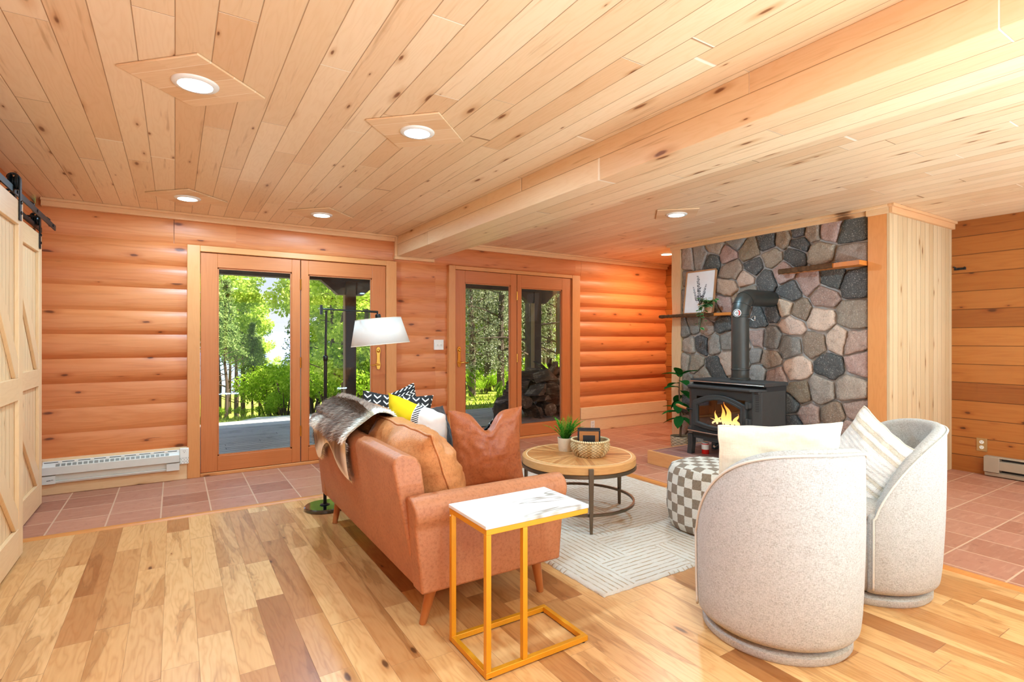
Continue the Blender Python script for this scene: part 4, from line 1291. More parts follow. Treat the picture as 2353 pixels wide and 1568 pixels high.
obj('rivet', MB().lathe([(0, 0), (.004, 0), (.003, .003), (0, .004)], 10).xf(Matrix.Translation((-hx + .012, hy, zt_ - .04)) @ Matrix.Rotation(-PI/2, 4, 'X')).tube([(-hx, hy - .011, zt_ - .03), (-hx - .002, hy - .011, zt_ - .03)], .0035, 8), MAT['white_plastic'], t)

# ------------------------------------------------------------------ rug
gr = G('cream_rug')
x, y, z = gr.obj()
nx_ = gr.noise(gr.xyz(x, y, 0.0), 9.0, 3)
wx = gr.M('ADD', x, gr.M('MULTIPLY', gr.M('SUBTRACT', nx_, .5), .02)); wy = gr.M('ADD', y, gr.M('MULTIPLY', gr.M('SUBTRACT', nx_, .5), .02))
bw, bh = .44, .30
rowi = gr.M('FLOOR', gr.M('DIVIDE', gr.M('ADD', y, 9.0), bh))
xs_ = gr.M('DIVIDE', gr.M('ADD', gr.M('ADD', x, 9.0), gr.M('MULTIPLY', rowi, .22)), bw)
coli = gr.M('FLOOR', xs_)
chk = gr.M('MODULO', gr.M('ADD', rowi, coli), 2.0)
l1 = gr.M('PINGPONG', gr.M('MULTIPLY', wx, 27.0), .5); l2 = gr.M('PINGPONG', gr.M('MULTIPLY', wy, 27.0), .5)
ln = gr.M('ADD', gr.M('MULTIPLY', l1, chk), gr.M('MULTIPLY', l2, gr.M('SUBTRACT', 1.0, chk)))
fz = gr.noise(gr.xyz(x, y, z), 150.0, 3, .8)
n5 = gr.noise(gr.xyz(x, y, z), 18.0, 3)
line = gr.M('MULTIPLY', gr.sm(gr.M('ADD', ln, gr.M('MULTIPLY', gr.M('SUBTRACT', fz, .5), .12)), .15, .06), gr.sm(n5, .30, .56))
col = gr.mix(fz, lin((216, 196, 174)), lin((240, 224, 206)))
col = gr.mix(gr.M('MULTIPLY', line, .85), col, lin((184, 140, 88)))
gr.bsdf(col, .95, .1, 0, gr.bump(gr.M('ADD', fz, gr.M('MULTIPLY', gr.M('MINIMUM', ln, .2), 3.0)), .9, .008), sheen=.2)
MAT['rug'] = gr.m
RX0, RX1, RY0, RY1 = 1.80, 3.57, 1.99, 4.42
b = MB()
def rp(u, v):
    x = RX0 + (RX1-RX0)*u; y = RY0 + (RY1-RY0)*v
    ed = min(u*(RX1-RX0), (1-u)*(RX1-RX0), v*(RY1-RY0), (1-v)*(RY1-RY0))
    n = mnoise.noise((x*24, y*24, 0)) * .006
    if ed < .001:
        x += mnoise.noise((y*26, x*26, 3)) * .010; y += mnoise.noise((x*26, y*26, 8)) * .010
        return (x - RX0 - .885, y - RY0 - 1.215, .001)
    return (x - RX0 - .885, y - RY0 - 1.215, .013 * min(1, (ed/.014)**.6) + n * .35)
us = [0, .004, .009] + [i/90 for i in range(1, 90)] + [.991, .996, 1]
vs_ = [0, .003, .007] + [i/110 for i in range(1, 110)] + [.993, .997, 1]
vs = [rp(u, v) for u in us for v in vs_]
nv = len(vs_)
b.add(vs, [(i*nv+j, (i+1)*nv+j, (i+1)*nv+j+1, i*nv+j+1) for i in range(len(us)-1) for j in range(nv-1)])
o = obj('area_rug', b, MAT['rug'], None, smooth=180)
o.location = (RX0 + .885, RY0 + 1.215, 0)
tag(o, 'cream area rug with tan basketweave lines under the coffee table', 'rug')

# ------------------------------------------------------------------ round coffee table
CT = (2.49, 3.03, 0.013)
t = thing('coffee_table', 'round wooden coffee table with bronze legs and ring on the rug', 'coffee table', CT)
gc = G('radial_wood_top')
x, y, z = gc.obj()
ang = gc.M('ARCTAN2', y, x); rad_ = gc.M('SQRT', gc.M('ADD', gc.M('MULTIPLY', x, x), gc.M('MULTIPLY', y, y)))
# eight sectors, strips parallel to each sector's edge meeting in chevrons
sec_ = gc.M('FLOOR', gc.M('DIVIDE', gc.M('ADD', ang, PI), PI/6))
la = gc.M('SUBTRACT', gc.M('MODULO', gc.M('ADD', ang, PI), PI/6), PI/12)
across = gc.M('MULTIPLY', rad_, gc.M('SINE', gc.M('ADD', gc.M('ABSOLUTE', la), -PI/12)))
along = gc.M('MULTIPLY', rad_, gc.M('COSINE', gc.M('ADD', gc.M('ABSOLUTE', la), -PI/12)))
sg = gc.M('SIGN', la)
st_ = gc.M('DIVIDE', across, .026)
idv, _ = gc.white(gc.xyz(gc.M('FLOOR', st_), sec_, sg))
col, rings, fn = wood_layer(gc, across, along, idv, [(0, (186, 120, 66)), (.4, (206, 144, 86)), (.75, (220, 160, 100)), (1, (166, 98, 50))], ring=.3, fine=.35, us=20, vs=3)
fs_ = gc.M('FRACT', st_)
edge = gc.sm(gc.M('MINIMUM', fs_, gc.M('SUBTRACT', 1.0, fs_)), .06, .02)
col = gc.mix(gc.M('MULTIPLY', edge, .5), col, lin((118, 70, 36)))
band = gc.M('MULTIPLY', gc.M('GREATER_THAN', rad_, .374), gc.M('LESS_THAN', rad_, .382))
rim = gc.M('GREATER_THAN', rad_, .378)
rcol = gc.mix(gc.noise(gc.xyz(gc.M('MULTIPLY', ang, 3.0), gc.M('MULTIPLY', z, 60.0), gc.M('MULTIPLY', rad_, 30.0)), 2.0, 4), lin((196, 132, 74)), lin((226, 170, 108)))
col = gc.mix(rim, col, rcol); col = gc.mix(band, col, lin((238, 200, 150)))
gc.bsdf(col, .42, .4, 0, gc.bump(edge, .2, .002)); MAT['radial'] = gc.m
obj('tabletop', MB().lathe([(0, .375), (.402, .375), (.410, .383), (.410, .430), (.402, .437), (0, .437)], 72, cap0=False, cap1=False), MAT['radial'], t, smooth=30)
def hoop(R, z, w, hgt):
    return MB().lathe([(R - w, z), (R, z), (R, z + hgt), (R - w, z + hgt), (R - w, z)], 72, cap0=False, cap1=False)
obj('apron_ring', hoop(.414, .355, .02, .022), MAT['bronze'], t, smooth=30)
obj('lower_ring', hoop(.402, .105, .014, .018), MAT['bronze'], t, smooth=30)
for k in range(3):
    a = math.radians(-118 + 120*k)
    d = Vector((math.cos(a), math.sin(a), 0)); q = Vector((-d.y, d.x, 0))
    b = MB()
    vs = []
    for z, w, th in ((.0, .009, .008), (.12, .012, .009), (.36, .016, .010), (.425, .016, .010)):
        c = d * (.419)
        for sx, sy in ((-1,-1),(1,-1),(1,1),(-1,1)): vs.append(c + q*w*sx + d*th*sy + Vector((0,0,z)))
    fs = [(3,2,1,0), (12,13,14,15)]
    for i in range(3):
        for k2 in range(4): fs.append((i*4+k2, i*4+(k2+1) % 4, (i+1)*4+(k2+1) % 4, (i+1)*4+k2))
    b.add(vs, fs)
    obj('leg', b, MAT['bronze'], t, bevel=.002)
# ------------------------------------------------------------------ barrel swivel chairs
def make_chair(label, loc, face_deg):
    t = thing('swivel_chair', label, 'armchair', loc, math.radians(face_deg - 90), group='cream barrel chairs')
    W = math.radians(103); TH = .062
    ZB = .058
    def top(a):
        q = min(1.0, abs(a) / W)
        return .455 + .405 * (1 - q**2.7) ** .80
    def rad(a, z):
        k = max(0.0, math.cos(a))
        return .324 + .034 * k * k * (z / .86) + .010*math.sin(PI*min(1, z/.86))
    def sect(a):
        """closed section (r, z) of the shell at angle a, outside first"""
        zt = top(a); p = []
        for i in range(5):                        # rounded foot
            b_ = -PI/2 + (PI/2) * i/4
            p.append((rad(a, ZB) - .045 + .045*math.cos(b_), ZB + .045 + .045*math.sin(b_)))
        for i in range(1, 13):
            z = ZB + .045 + (zt - .03 - ZB - .045) * i/12
            p.append((rad(a, z), z))
        for i in range(1, 8):                      # rolled top
            b_ = PI * i/8
            p.append((rad(a, zt - .03) - TH/2 + TH/2*math.cos(b_), zt - .03 + .030*math.sin(b_)))
        for i in range(0, 9):
            z = zt - .03 - (zt - .03 - ZB) * i/8
            p.append((rad(a, zt - .03) - TH - (rad(a, zt - .03) - rad(a, z)) * .9, z))
        return p
    NA = 72
    b = MB(); vs = []; n = None
    angs = [-W + 2*W*i/(NA-1) for i in range(NA)]
    for i, a in enumerate(angs):
        s_ = sect(a); n = len(s_)
        rm = sum(p[0] for p in s_)/n
        for r, z in s_: vs.append((r*math.sin(a), -r*math.cos(a), z))
    fs = []
    for i in range(NA-1):
        for k in range(n): fs.append((i*n+k, (i+1)*n+k, (i+1)*n+(k+1) % n, i*n+(k+1) % n))
    # rounded front ends
    for side, base in ((-1, 0), (1, (NA-1)*n)):
        a = side * W
        tx, ty = (math.cos(a)*side, math.sin(a)*side)
        s_ = sect(a); rm = rad(a, .3) - TH/2
        prev = [base + k for k in range(n)]
        for (sq, off) in ((.85, .018), (.5, .028)):
            o_ = len(vs)
            for r, z in s_:
                rr = rm + (r - rm)*sq
                zc = .5*(ZB + top(a)); zz = zc + (z - zc)*(1 - (1-sq)*.06)
                vs.append((rr*math.sin(a) + tx*off, -rr*math.cos(a) + ty*off, zz))
            for k in range(n):
                q = (prev[k], prev[(k+1) % n], o_ + (k+1) % n, o_ + k)
                fs.append(q if side > 0 else q[::-1])
            prev = [o_ + k for k in range(n)]
        fs.append(tuple(prev) if side > 0 else tuple(prev[::-1]))
    b.add(vs, fs)
    obj('shell', b, MAT['chair'], t, smooth=60)
    # welt along the outer top edge and down both fronts
    pts = []
    a = -W
    for i in range(18):
        z = ZB + .03 + (top(a) - .06 - ZB) * i/17
        r = rad(a, z) + .003; pts.append((r*math.sin(a) + .010*-math.cos(a), -r*math.cos(a) - .010*math.sin(a)*-1*-1, z))
    for i in range(90):
        a = -W + 2*W*i/89; z = top(a) - .018
        r = rad(a, z) + .002; pts.append((r*math.sin(a), -r*math.cos(a), z))
    a = W
    for i in range(18):
        z = top(a) - .06 - (top(a) - .09 - ZB) * i/17
        r = rad(a, z) + .003; pts.append((r*math.sin(a), -r*math.cos(a), z))
    obj('welt', MB().tube(pts, .0052, 6), MAT['piping'], t, smooth=180)
    b = MB().lathe([(.0, .058), (.270, .058), (.298, .085), (.305, .2), (.305, .40), (.29, .425), (0, .425)], 48, (0, .012, 0), False, False)
    obj('seat_body', b, MAT['chair'], t, smooth=60)
    b = MB().lathe([(0, .40), (.27, .40), (.30, .415), (.312, .445), (.300, .478), (.26, .494), (0, .50)], 48, (0, .022, 0), False, False)
    obj('seat_cushion', b, MAT['chair'], t, smooth=70)
    b = MB().lathe([(0, .0), (.292, .0), (.300, .010), (.300, .034), (.290, .042), (0, .042)], 56, cap0=False, cap1=False)
    obj('swivel_base', b, MAT['chair'], t, smooth=50)
    b = MB().lathe([(.24, .042), (.24, .062)], 40, cap0=False, cap1=False)
    obj('swivel_ring', b, MAT['dark_slot'], t)
    return t
make_chair('cream barrel swivel chair nearest the camera, holding the long plain pillow', (2.256, 1.384, 0), 66)
make_chair('cream barrel swivel chair on the far right, holding the striped pillow', (3.085, 1.40, 0), 137)
place_pillow('throw_pillow', 'long plain cream lumbar pillow in the nearer barrel chair', 'pillow', .60, .42, .14, (2.272, 1.372, .700),
    facing(.40, .92, .10, .0), (MAT['cream'], MAT['cream']), seam=(.004, MAT['cream']), seed=21, pinch=.06, wr=.012)
place_pillow('throw_pillow', 'white tufted striped square pillow in the farther barrel chair', 'pillow', .42, .43, .14, (3.030, 1.368, .650),
    facing(-.93, .30, .34, .50), (MAT['stripe'], MAT['cream']), seam=(.004, MAT['cream']), seed=25, pinch=.07, wr=.010)

# ------------------------------------------------------------------ pouf
g = G('checked_wool')
x, y, z = g.obj()
ang = g.M('ARCTAN2', y, x)
rad_ = g.M('SQRT', g.M('ADD', g.M('MULTIPLY', x, x), g.M('MULTIPLY', y, y)))
nz = g.noise(g.xyz(x, y, z), 34.0, 2)
wob = g.M('MULTIPLY', g.M('SUBTRACT', nz, .5), .16)
cu = g.M('FLOOR', g.M('ADD', g.M('MULTIPLY', ang, 28/(2*PI)), wob))
cz = g.M('FLOOR', g.M('ADD', g.M('DIVIDE', z, .062), wob))
side = g.M('MODULO', g.M('ABSOLUTE', g.M('ADD', cu, cz)), 2.0)
cx_ = g.M('FLOOR', g.M('ADD', g.M('DIVIDE', g.M('ADD', x, 9.0), .065), wob)); cy_ = g.M('FLOOR', g.M('ADD', g.M('DIVIDE', g.M('ADD', y, 9.0), .065), wob))
topc = g.M('MODULO', g.M('ADD', cx_, cy_), 2.0)
istop = g.M('GREATER_THAN', z, .418)
f = g.M('ADD', g.M('MULTIPLY', topc, istop), g.M('MULTIPLY', side, g.M('SUBTRACT', 1.0, istop)))
pile = g.noise(g.xyz(x, y, g.M('MULTIPLY', z, .6)), 120.0, 3, .8)
c1 = g.mix(pile, lin((120, 98, 76)), lin((176, 152, 126))); c2 = g.mix(pile, lin((232, 220, 200)), lin((250, 243, 230)))
col = g.mix(f, c1, c2)
g.bsdf(col, .95, .1, 0, g.bump(pile, 1.0, .012), sheen=.25); MAT['pouf'] = g.m
t = thing('pouf', 'round checked brown and white wool pouf behind the nearer barrel chair', 'pouf', (3.06, 2.33, .013))
def pf(u, v):
    a = 2*PI*u
    k = (abs(math.cos(a))**4.5 + abs(math.sin(a))**4.5) ** (-1/4.5)
    prof = [(0, 0), (.20, .0), (.238, .012), (.255, .05), (.262, .12), (.264, .22), (.262, .32), (.254, .385), (.236, .420), (.195, .436), (.1, .440), (0, .441)]
    i = min(int(v * (len(prof)-1)), len(prof)-2); q = v*(len(prof)-1) - i
    r = prof[i][0]*(1-q) + prof[i+1][0]*q; z = prof[i][1]*(1-q) + prof[i+1][1]*q
    n = 1 + .02*mnoise.noise((math.cos(a)*3, math.sin(a)*3, z*9))
    return (r*(.35*k + .65)*n*math.cos(a), r*(.35*k + .65)*n*math.sin(a), z)
obj('cover', MB().grid(pf, 64, 45, True, False), MAT['pouf'], t, smooth=180)

# ------------------------------------------------------------------ wood stove
SV = (4.40, 3.245, .136)
t = thing('wood_stove', 'black cast iron wood stove with arched glass door on the hearth', 'stove', SV)
stove = t
# local: x from 0 (front) to .44 (back); y -.40..+.40 (y+ = left in view)
def S(nm, mb, m=None, par=None, **k): return obj(nm, mb, m or MAT['stove'], par or t, **k)
hexo = [(0.0, -.335), (.055, -.405), (.44, -.405), (.44, .405), (.055, .405), (0.0, .335)]
def hexp(z0, z1, off=0, x0=0.0):
    cx, cy = .22, 0
    return MB().prism([(x + (off if x > .2 else -off), y + off*(1 if y > 0 else -1), z0) for x, y in hexo], (0, 0, z1 - z0))
b = MB()
wall = [(0.012, -.335, .235), (.055, -.40, .235), (.44, -.40, .235), (.44, .40, .235), (.055, .40, .235), (0.012, .335, .235)]
hz = .675 - .235
# body built as shell with an opening in the front for the firebox
b.prism([(.055, -.40, .235), (.44, -.40, .235), (.44, -.385, .235), (.055, -.385, .235)], (0, 0, hz))
b.prism([(.055, .385, .235), (.44, .385, .235), (.44, .40, .235), (.055, .40, .235)], (0, 0, hz))
b.prism([(.425, -.40, .235), (.44, -.40, .235), (.44, .40, .235), (.425, .40, .235)], (0, 0, hz))
b.prism([(0.012, -.335, .235), (.055, -.40, .235), (.06, -.39, .235), (.024, -.30, .235)], (0, 0, hz))
b.prism([(0.012, .335, .235), (.024, .30, .235), (.06, .39, .235), (.055, .40, .235)], (0, 0, hz))
b.box((.02, -.39, .235), (.43, .39, .262)).box((.02, -.39, .65), (.43, .39, .675))
S('body', b, bevel=.004)
# front plate with an arched opening
def arch_pts(w, z0, zs, za, n=16):
    p = [(-w, z0 + .025), (-w, zs)]
    for i in range(1, n): p.append((-w + 2*w*i/n, zs + (za - zs)*math.sin(PI*i/n)))
    p += [(w, zs), (w, z0 + .025)]
    for i in range(1, n): p.append((w - 2*w*i/n, z0 + .025 - .028*math.sin(PI*i/n)))
    return p
def arch_ring(outer, inner, x0, x1):
    m = MB(); n = len(outer)
    vs = []
    for x, pl in ((x0, outer), (x0, inner), (x1, outer), (x1, inner)): vs += [(x, y, z) for y, z in pl]
    fs = []
    for i in range(n):
        j = (i+1) % n
        fs += [(i, n+i, n+j, j), (2*n+i, 2*n+j, 3*n+j, 3*n+i), (i, j, 2*n+j, 2*n+i), (n+i, 3*n+i, 3*n+j, n+j)]
    return m.add(vs, fs)
inner = arch_pts(.235, .315, .505, .568); outer = arch_pts(.290, .275, .545, .622)
b = MB().box((.006, -.335, .235), (.02, -.27, .675)).box((.006, .27, .235), (.02, .335, .675)).box((.006, -.27, .59), (.02, .27, .675)).box((.006, -.27, .235), (.02, .27, .300))
S('front_plate', b)
dr = S('door', arch_ring(outer, inner, -.030, .008), bevel=.006, seg=3)
mid1 = arch_pts(.262, .296, .522, .592)
obj('door_lip', arch_ring(mid1, arch_pts(.240, .312, .508, .572), -.036, -.028), MAT['stove'], dr, bevel=.003)
n_ = len(inner)
gb = MB().add([(-.012, y, z) for y, z in arch_pts(.242, .310, .510, .575)], [tuple(range(n_))])
gb = MB().prism([(-.014, y, z) for y, z in arch_pts(.242, .310, .510, .575)], (.004, 0, 0))
obj('door_glass', gb, MAT['stove_glass'], dr)
for z in (.40, .55):
    obj('hinge', MB().tube([(-.028, -.302, z - .03), (-.028, -.302, z + .03)], .014, 10).box((-.030, -.33, z - .025), (.01, -.285, z + .025)), MAT['stove'], dr, bevel=.003)
hb = MB().tube([(-.03, .292, .455), (-.055, .31, .457), (-.065, .345, .462)], .008, 8)
hd = obj('latch', hb, MAT['black_iron'], dr)
obj('wood_grip', MB().tube([(-.065, .335, .460), (-.07, .38, .468), (-.075, .43, .482), (-.078, .455, .488)], [.013, .015, .016, .010], 12), MAT['sofa_leg'], hd, smooth=60)
# louvres on the slanted corner
b = MB()
d_ = Vector((.043, -.065, 0)).normalized()
for i in range(9):
    z = .50 + i*.0165
    c = Vector((.0335, -.3675, z)) + Vector((-.0008, -.0005, 0))
    b.obox(c, (.030, .004, .006), Matrix((d_, Vector((-d_.y, d_.x, 0)), Vector((0,0,1)))).transposed())
S('louvre', b, MAT['dark_slot'])
# stepped top
S('front_shelf', MB().prism([(-.045, -.345, .675), (.06, -.41, .675), (.12, -.41, .675), (.12, .41, .675), (.06, .41, .675), (-.045, .345, .675)], (0, 0, .020)), bevel=.004)
S('top_plate', MB().box((.085, -.412, .718), (.45, .412, .752)), bevel=.004)
S('top_step', MB().box((.12, -.40, .675), (.44, .40, .72)), MAT['dark_slot'])
S('trim_bar', MB().tube([(.078, -.405, .726), (.078, .405, .726)], .008, 10), MAT['chrome'])
S('trim_bar', MB().tube([(-.052, -.33, .245), (-.052, .33, .245)], .0065, 10), MAT['chrome'])
S('ash_lip', MB().prism([(-.055, -.33, .232), (.06, -.40, .232), (.06, .40, .232), (-.055, .33, .232)], (0, 0, .014)), bevel=.003)
# pedestal apron and legs
S('apron', MB().prism([(.02, -.335, .165), (.44, -.39, .165), (.44, .39, .165), (.02, .335, .165)], (0, 0, .07)).box((.015, -.2, .15), (.03, .2, .17)), bevel=.005)
for sy in (-1, 1):
    for x in (.02, .40):
        b = MB()
        y = .36*sy
        b.prism([(x - .02, y - .035*sy, .20), (x + .05, y - .035*sy, .20), (x + .045, y - .035*sy, .09), (x + .028, y - .035*sy, .0), (x - .028, y - .035*sy, .0), (x - .016, y - .035*sy, .10)], (0, .055*sy, 0))
        S('leg', b, bevel=.006)
S('air_lever', MB().tube([(-.03, .02, .135), (.08, .02, .16)], .007, 8).tube([(-.055, .02, .13), (-.028, .02, .136)], .012, 10), MAT['chrome'])
# fire: two charred logs, embers and flames behind the glass
b = MB().tube([(.10, -.20, .30), (.12, .0, .315), (.10, .20, .30)], [.045, .05, .042], 12).tube([(.19, -.16, .31), (.2, .14, .33)], [.045, .04], 12)
S('burning_log', b, MAT['glove_dark'], smooth=60)
S('firebrick', MB().box((.34, -.38, .262), (.40, .38, .65)).box((.02, -.37, .262), (.36, .37, .275)), mat_plain('soot_brick', (96, 78, 66), .95, bump=.5))
gf = G('flame')
x, y, z = gf.obj()
col = gf.ramp(gf.M('DIVIDE', gf.M('SUBTRACT', z, .33), .19), [(0, (1.0, .72, .30, 1)), (.35, (1.0, .55, .12, 1)), (1, (1.0, .26, .03, 1))])
em = gf.n('ShaderNodeEmission'); gf.put(em.inputs[0], col); em.inputs[1].default_value = 2.6
gf.nt.links.new(em.outputs[0], gf.out.inputs[0]); MAT['flame'] = gf.m
rs = random.Random(8)
for (y0, h, r, x0) in ((.045, .12, .022, .06), (.02, .08, .018, .08), (-.02, .175, .030, .07), (-.055, .205, .034, .085), (-.085, .135, .028, .07), (-.125, .07, .022, .06), (-.165, .095, .022, .07), (-.195, .06, .02, .06), (.085, .05, .018, .07), (-.14, .11, .024, .10)):
    pts_ = []; rr = []
    ph = rs.uniform(0, 6)
    for i in range(12):
        q = i/11
        pts_.append((x0 + .012*math.sin(q*7 + ph), y0 + .035 + (.018*math.sin(q*6 + ph*2))*q*1.6, .325 + 1.08*h*q))
        rr.append(max(.0012, r * (math.sin(PI*min(1, q*.9 + .12)) ** 1.1) * (1 - q*.55)))
    S('flame', MB().tube(pts_, rr, 10, flat=.6), MAT['flame'], smooth=180)
b = MB()
for i in range(60):
    c = (rs.uniform(.03, .2), rs.uniform(-.21, .19), rs.uniform(.278, .30))
    s_ = rs.uniform(.010, .022); b.obox(c, (s_*1.4, s_*1.6, s_), rotm(rs.random()*3, rs.random()*3, rs.random()*3))
ge = G('embers'); x, y, z = ge.obj(); n_e = ge.noise(ge.xyz(x, y, z), 60.0, 3)
ge.bsdf(lin((120, 92, 76)), .9, .1, 0, None, ge.ramp(n_e, [(.5, (.0, .0, .0, 1)), (.68, (1.0, .25, .04, 1))]), 1.2)
S('embers', b, ge.m)
# red can under the stove
tt = thing('can', 'red can standing on the hearth under the stove', 'can', (4.52, 3.50, .136))
obj('body', MB().lathe([(0, 0), (.034, 0), (.036, .004), (.036, .10), (.034, .104), (0, .104)], 28), MAT['red'], tt, smooth=40)
obj('lid', MB().lathe([(.034, .104), (.036, .110), (.030, .114), (0, .114)], 28, cap0=False), MAT['white_plastic'], tt)
obj('paper_band', MB().lathe([(.0362, .045), (.0362, .095)], 28, cap0=False, cap1=False), MAT['white_plastic'], tt)
# flue pipe
t = thing('stove_pipe', 'dark green-grey stove pipe rising from the stove and bending into the stone', 'stove pipe', (4.69, 3.225, .888))
PR = .082
b = MB().tube([(0, 0, 0), (0, 0, .66)], PR, 36)
obj('upright_pipe', b, MAT['stove_pipe'], t, smooth=40)
b = MB().lathe([(PR + .012, 0), (PR + .012, .018), (PR + .004, .024)], 36, cap0=False, cap1=False)
for z in (.10, .62): b.lathe([(PR + .0, z - .004), (PR + .004, z), (PR + .004, z + .012), (PR, z + .016)], 36, cap0=False, cap1=False)
obj('collar', b, MAT['stove_pipe'], t, smooth=40)
pts_ = []
for i in range(13):
    a = PI/2 * i/12
    pts_.append((.155 - .155*math.cos(a), 0, .64 + .175*math.sin(a)))
pts_ += [(.30, 0, .815), (.525, 0, .815)]
obj('elbow', MB().tube(pts_, [PR + .002]*13 + [PR, PR], 36), MAT['stove_pipe'], t, smooth=50)
b = MB()
for k in (4, 8):
    p = Vector(pts_[k]); d = (Vector(pts_[k+1]) - Vector(pts_[k-1])).normalized()
    b.tube([p - d*.006, p + d*.006], PR + .0055, 36)
obj('elbow_seam', b, MAT['stove_pipe'], t, smooth=40)
q = MB().lathe([(.0, .010), (.036, .010), (.038, .006), (.038, 0)], 32, cap1=False)
dv = Vector((-.80, -.22, 0)).normalized()
Mg = Matrix.Translation(dv * (PR - .002) + Vector((0, .0, .655))) @ dv.to_track_quat('Z', 'Y').to_matrix().to_4x4()
dial = obj('thermometer', q.xf(Mg), MAT['white_plastic'], t, smooth=40)
obj('dial_ring', MB().lathe([(.026, .0102), (.030, .0114), (.034, .0102)], 32, cap0=False, cap1=False).xf(Mg), MAT['ink'], dial)
obj('dial_red_arc', MB().grid(lambda u, v: ((.021 + .010*v)*math.cos(-.9 + 1.9*u), (.021 + .010*v)*math.sin(-.9 + 1.9*u), .0118), 14, 2).xf(Mg), MAT['red'], dial)
obj('dial_hub', MB().lathe([(0, .0125), (.006, .0125), (.006, .010)], 16, cap1=False).ring(.014, .0018, (0, 0, .0112), 24, 6).xf(Mg), MAT['ink'], dial)
b = MB().tube([(0, -PR, .60), (0, -PR - .035, .60)], .004, 8)
b.tube([(0, -PR - .03, .60), (0, -PR - .055, .622), (0, -PR - .075, .622), (0, -PR - .075, .578), (0, -PR - .055, .582), (0, -PR - .03, .60)], .004, 8)
obj('damper_handle', b, MAT['chrome'], t, smooth=60)

# ------------------------------------------------------------------ live-edge shelves
def shelf(name_label, y0, y1, z, dep0, dep1, th, x_back):
    t = thing('wall_shelf', name_label, 'shelf', (x_back, (y0+y1)/2, z))
    L = (y1 - y0)/2; n = 40
    def edge(v):
        y = -L + 2*L*v
        d = dep0 + (dep1 - dep0)*v
        return -(d + .010*mnoise.noise((y*7, z, 1)) + .006*mnoise.noise((y*19, z, 5))), y
    vs = []
    for i in range(n):
        x, y = edge(i/(n-1))
        vs += [(0, y, 0), (x, y, 0), (x - .0, y, -th), (0, y, -th)]
    fs = []
    for i in range(n-1):
        for k in range(4): fs.append((i*4+k, i*4+(k+1) % 4, (i+1)*4+(k+1) % 4, (i+1)*4+k))
    fs += [(0, 3, 2, 1), ((n-1)*4, (n-1)*4+1, (n-1)*4+2, (n-1)*4+3)]
    obj('board', MB().add(vs, fs), MAT['shelf_wood'], t, smooth=40)
    return t, edge, L
t, edge, L = shelf('live-edge shelf left of the stove pipe holding the picture and trailing plant', 3.50, 4.61, 1.585, .13, .155, .030, SX - .03)
b = MB()
def bk(u, v, lo=.30, hi=1.0):
    q = lo + (hi - lo)*u; x, y = edge(q); a = PI*(v) - PI/2
    r = .019 + .005*mnoise.noise((y*30, v*4, 2))
    return (x - r*.55*math.cos(a) + .002, y, -.015 + r*math.sin(a))
obj('bark_edge', MB().grid(bk, 60, 9), MAT['bark_edge'], t, smooth=180)
obj('end_bark', MB().tube([(-.05, L + .0, -.016), (-.10, L + .012, -.017), (-.155, L - .005, -.016)], [.017, .020, .017], 8), MAT['bark_edge'], t, smooth=180)
t, edge, L = shelf('live-edge bark shelf high on the right of the stone wall', 2.32, 3.10, 1.985, .165, .10, .040, SX - .03)
def bk2(u, v):
    q = .30 + .70*u; x, y = edge(q); a = PI*v - PI/2
    r = .026 + .006*mnoise.noise((y*30, v*4, 6))
    return (x - r*.55*math.cos(a) + .002, y, -.018 + r*math.sin(a))
obj('bark_edge', MB().grid(bk2, 60, 9), MAT['bark_edge'], t, smooth=180)

# framed botanical print leaning on the stone
t = thing('framed_print', 'framed botanical print leaning on the stone above the left shelf', 'picture', (5.118, 4.075, 1.586))
t.rotation_euler = (0, math.radians(7.5), 0)
fw_, fh_, fd_ = .42, .515, .022
b = MB()
for a_, c_ in (((-fw_/2, 0), (-fw_/2 + .016, fh_)), ((fw_/2 - .016, 0), (fw_/2, fh_)), ((-fw_/2, 0), (fw_/2, .016)), ((-fw_/2, fh_ - .016), (fw_/2, fh_))):
    b.box((0, a_[0], a_[1]), (fd_, c_[0], c_[1]))
obj('frame', b, MAT['frame_wood'], t, bevel=.0015)
pp = obj('print', MB().box((.008, -fw_/2 + .01, .01), (.014, fw_/2 - .01, fh_ - .01)), MAT['paper'], t)
rs = random.Random(12)
b = MB()
def sprig(y0, z0, y1, z1, n, ll):
    b.tube([(.0066, y0, z0), (.0066, (y0*.6+y1*.4), (z0+z1)/2), (.0066, y1, z1)], [.0016, .0012, .0006], 5)
    for i in range(n):
        q = .12 + .88*i/n
        cy = y0 + (y1-y0)*q; cz = z0 + (z1-z0)*q
        for s_ in (-1, 1):
            l_ = ll*1.25*(1.1 - q*.7)*rs.uniform(.7, 1.2); a = math.radians(rs.uniform(38, 62))
            d = Vector((0, s_*math.sin(a), math.cos(a))); w = Vector((0, d.z, -d.y)) * l_*.24
            p = Vector((.0062, cy, cz))
            b.add([p, p + d*l_*.5 + w, p + d*l_, p + d*l_*.5 - w], [(0, 1, 2, 3)])
sprig(-.02, .10, .045, .46, 15, .038); sprig(.02, .13, .10, .33, 9, .026); sprig(-.05, .17, -.085, .35, 8, .026); sprig(-.02, .09, -.06, .22, 6, .03)
obj('plant_drawing', b, MAT['ink'], pp, smooth=0)

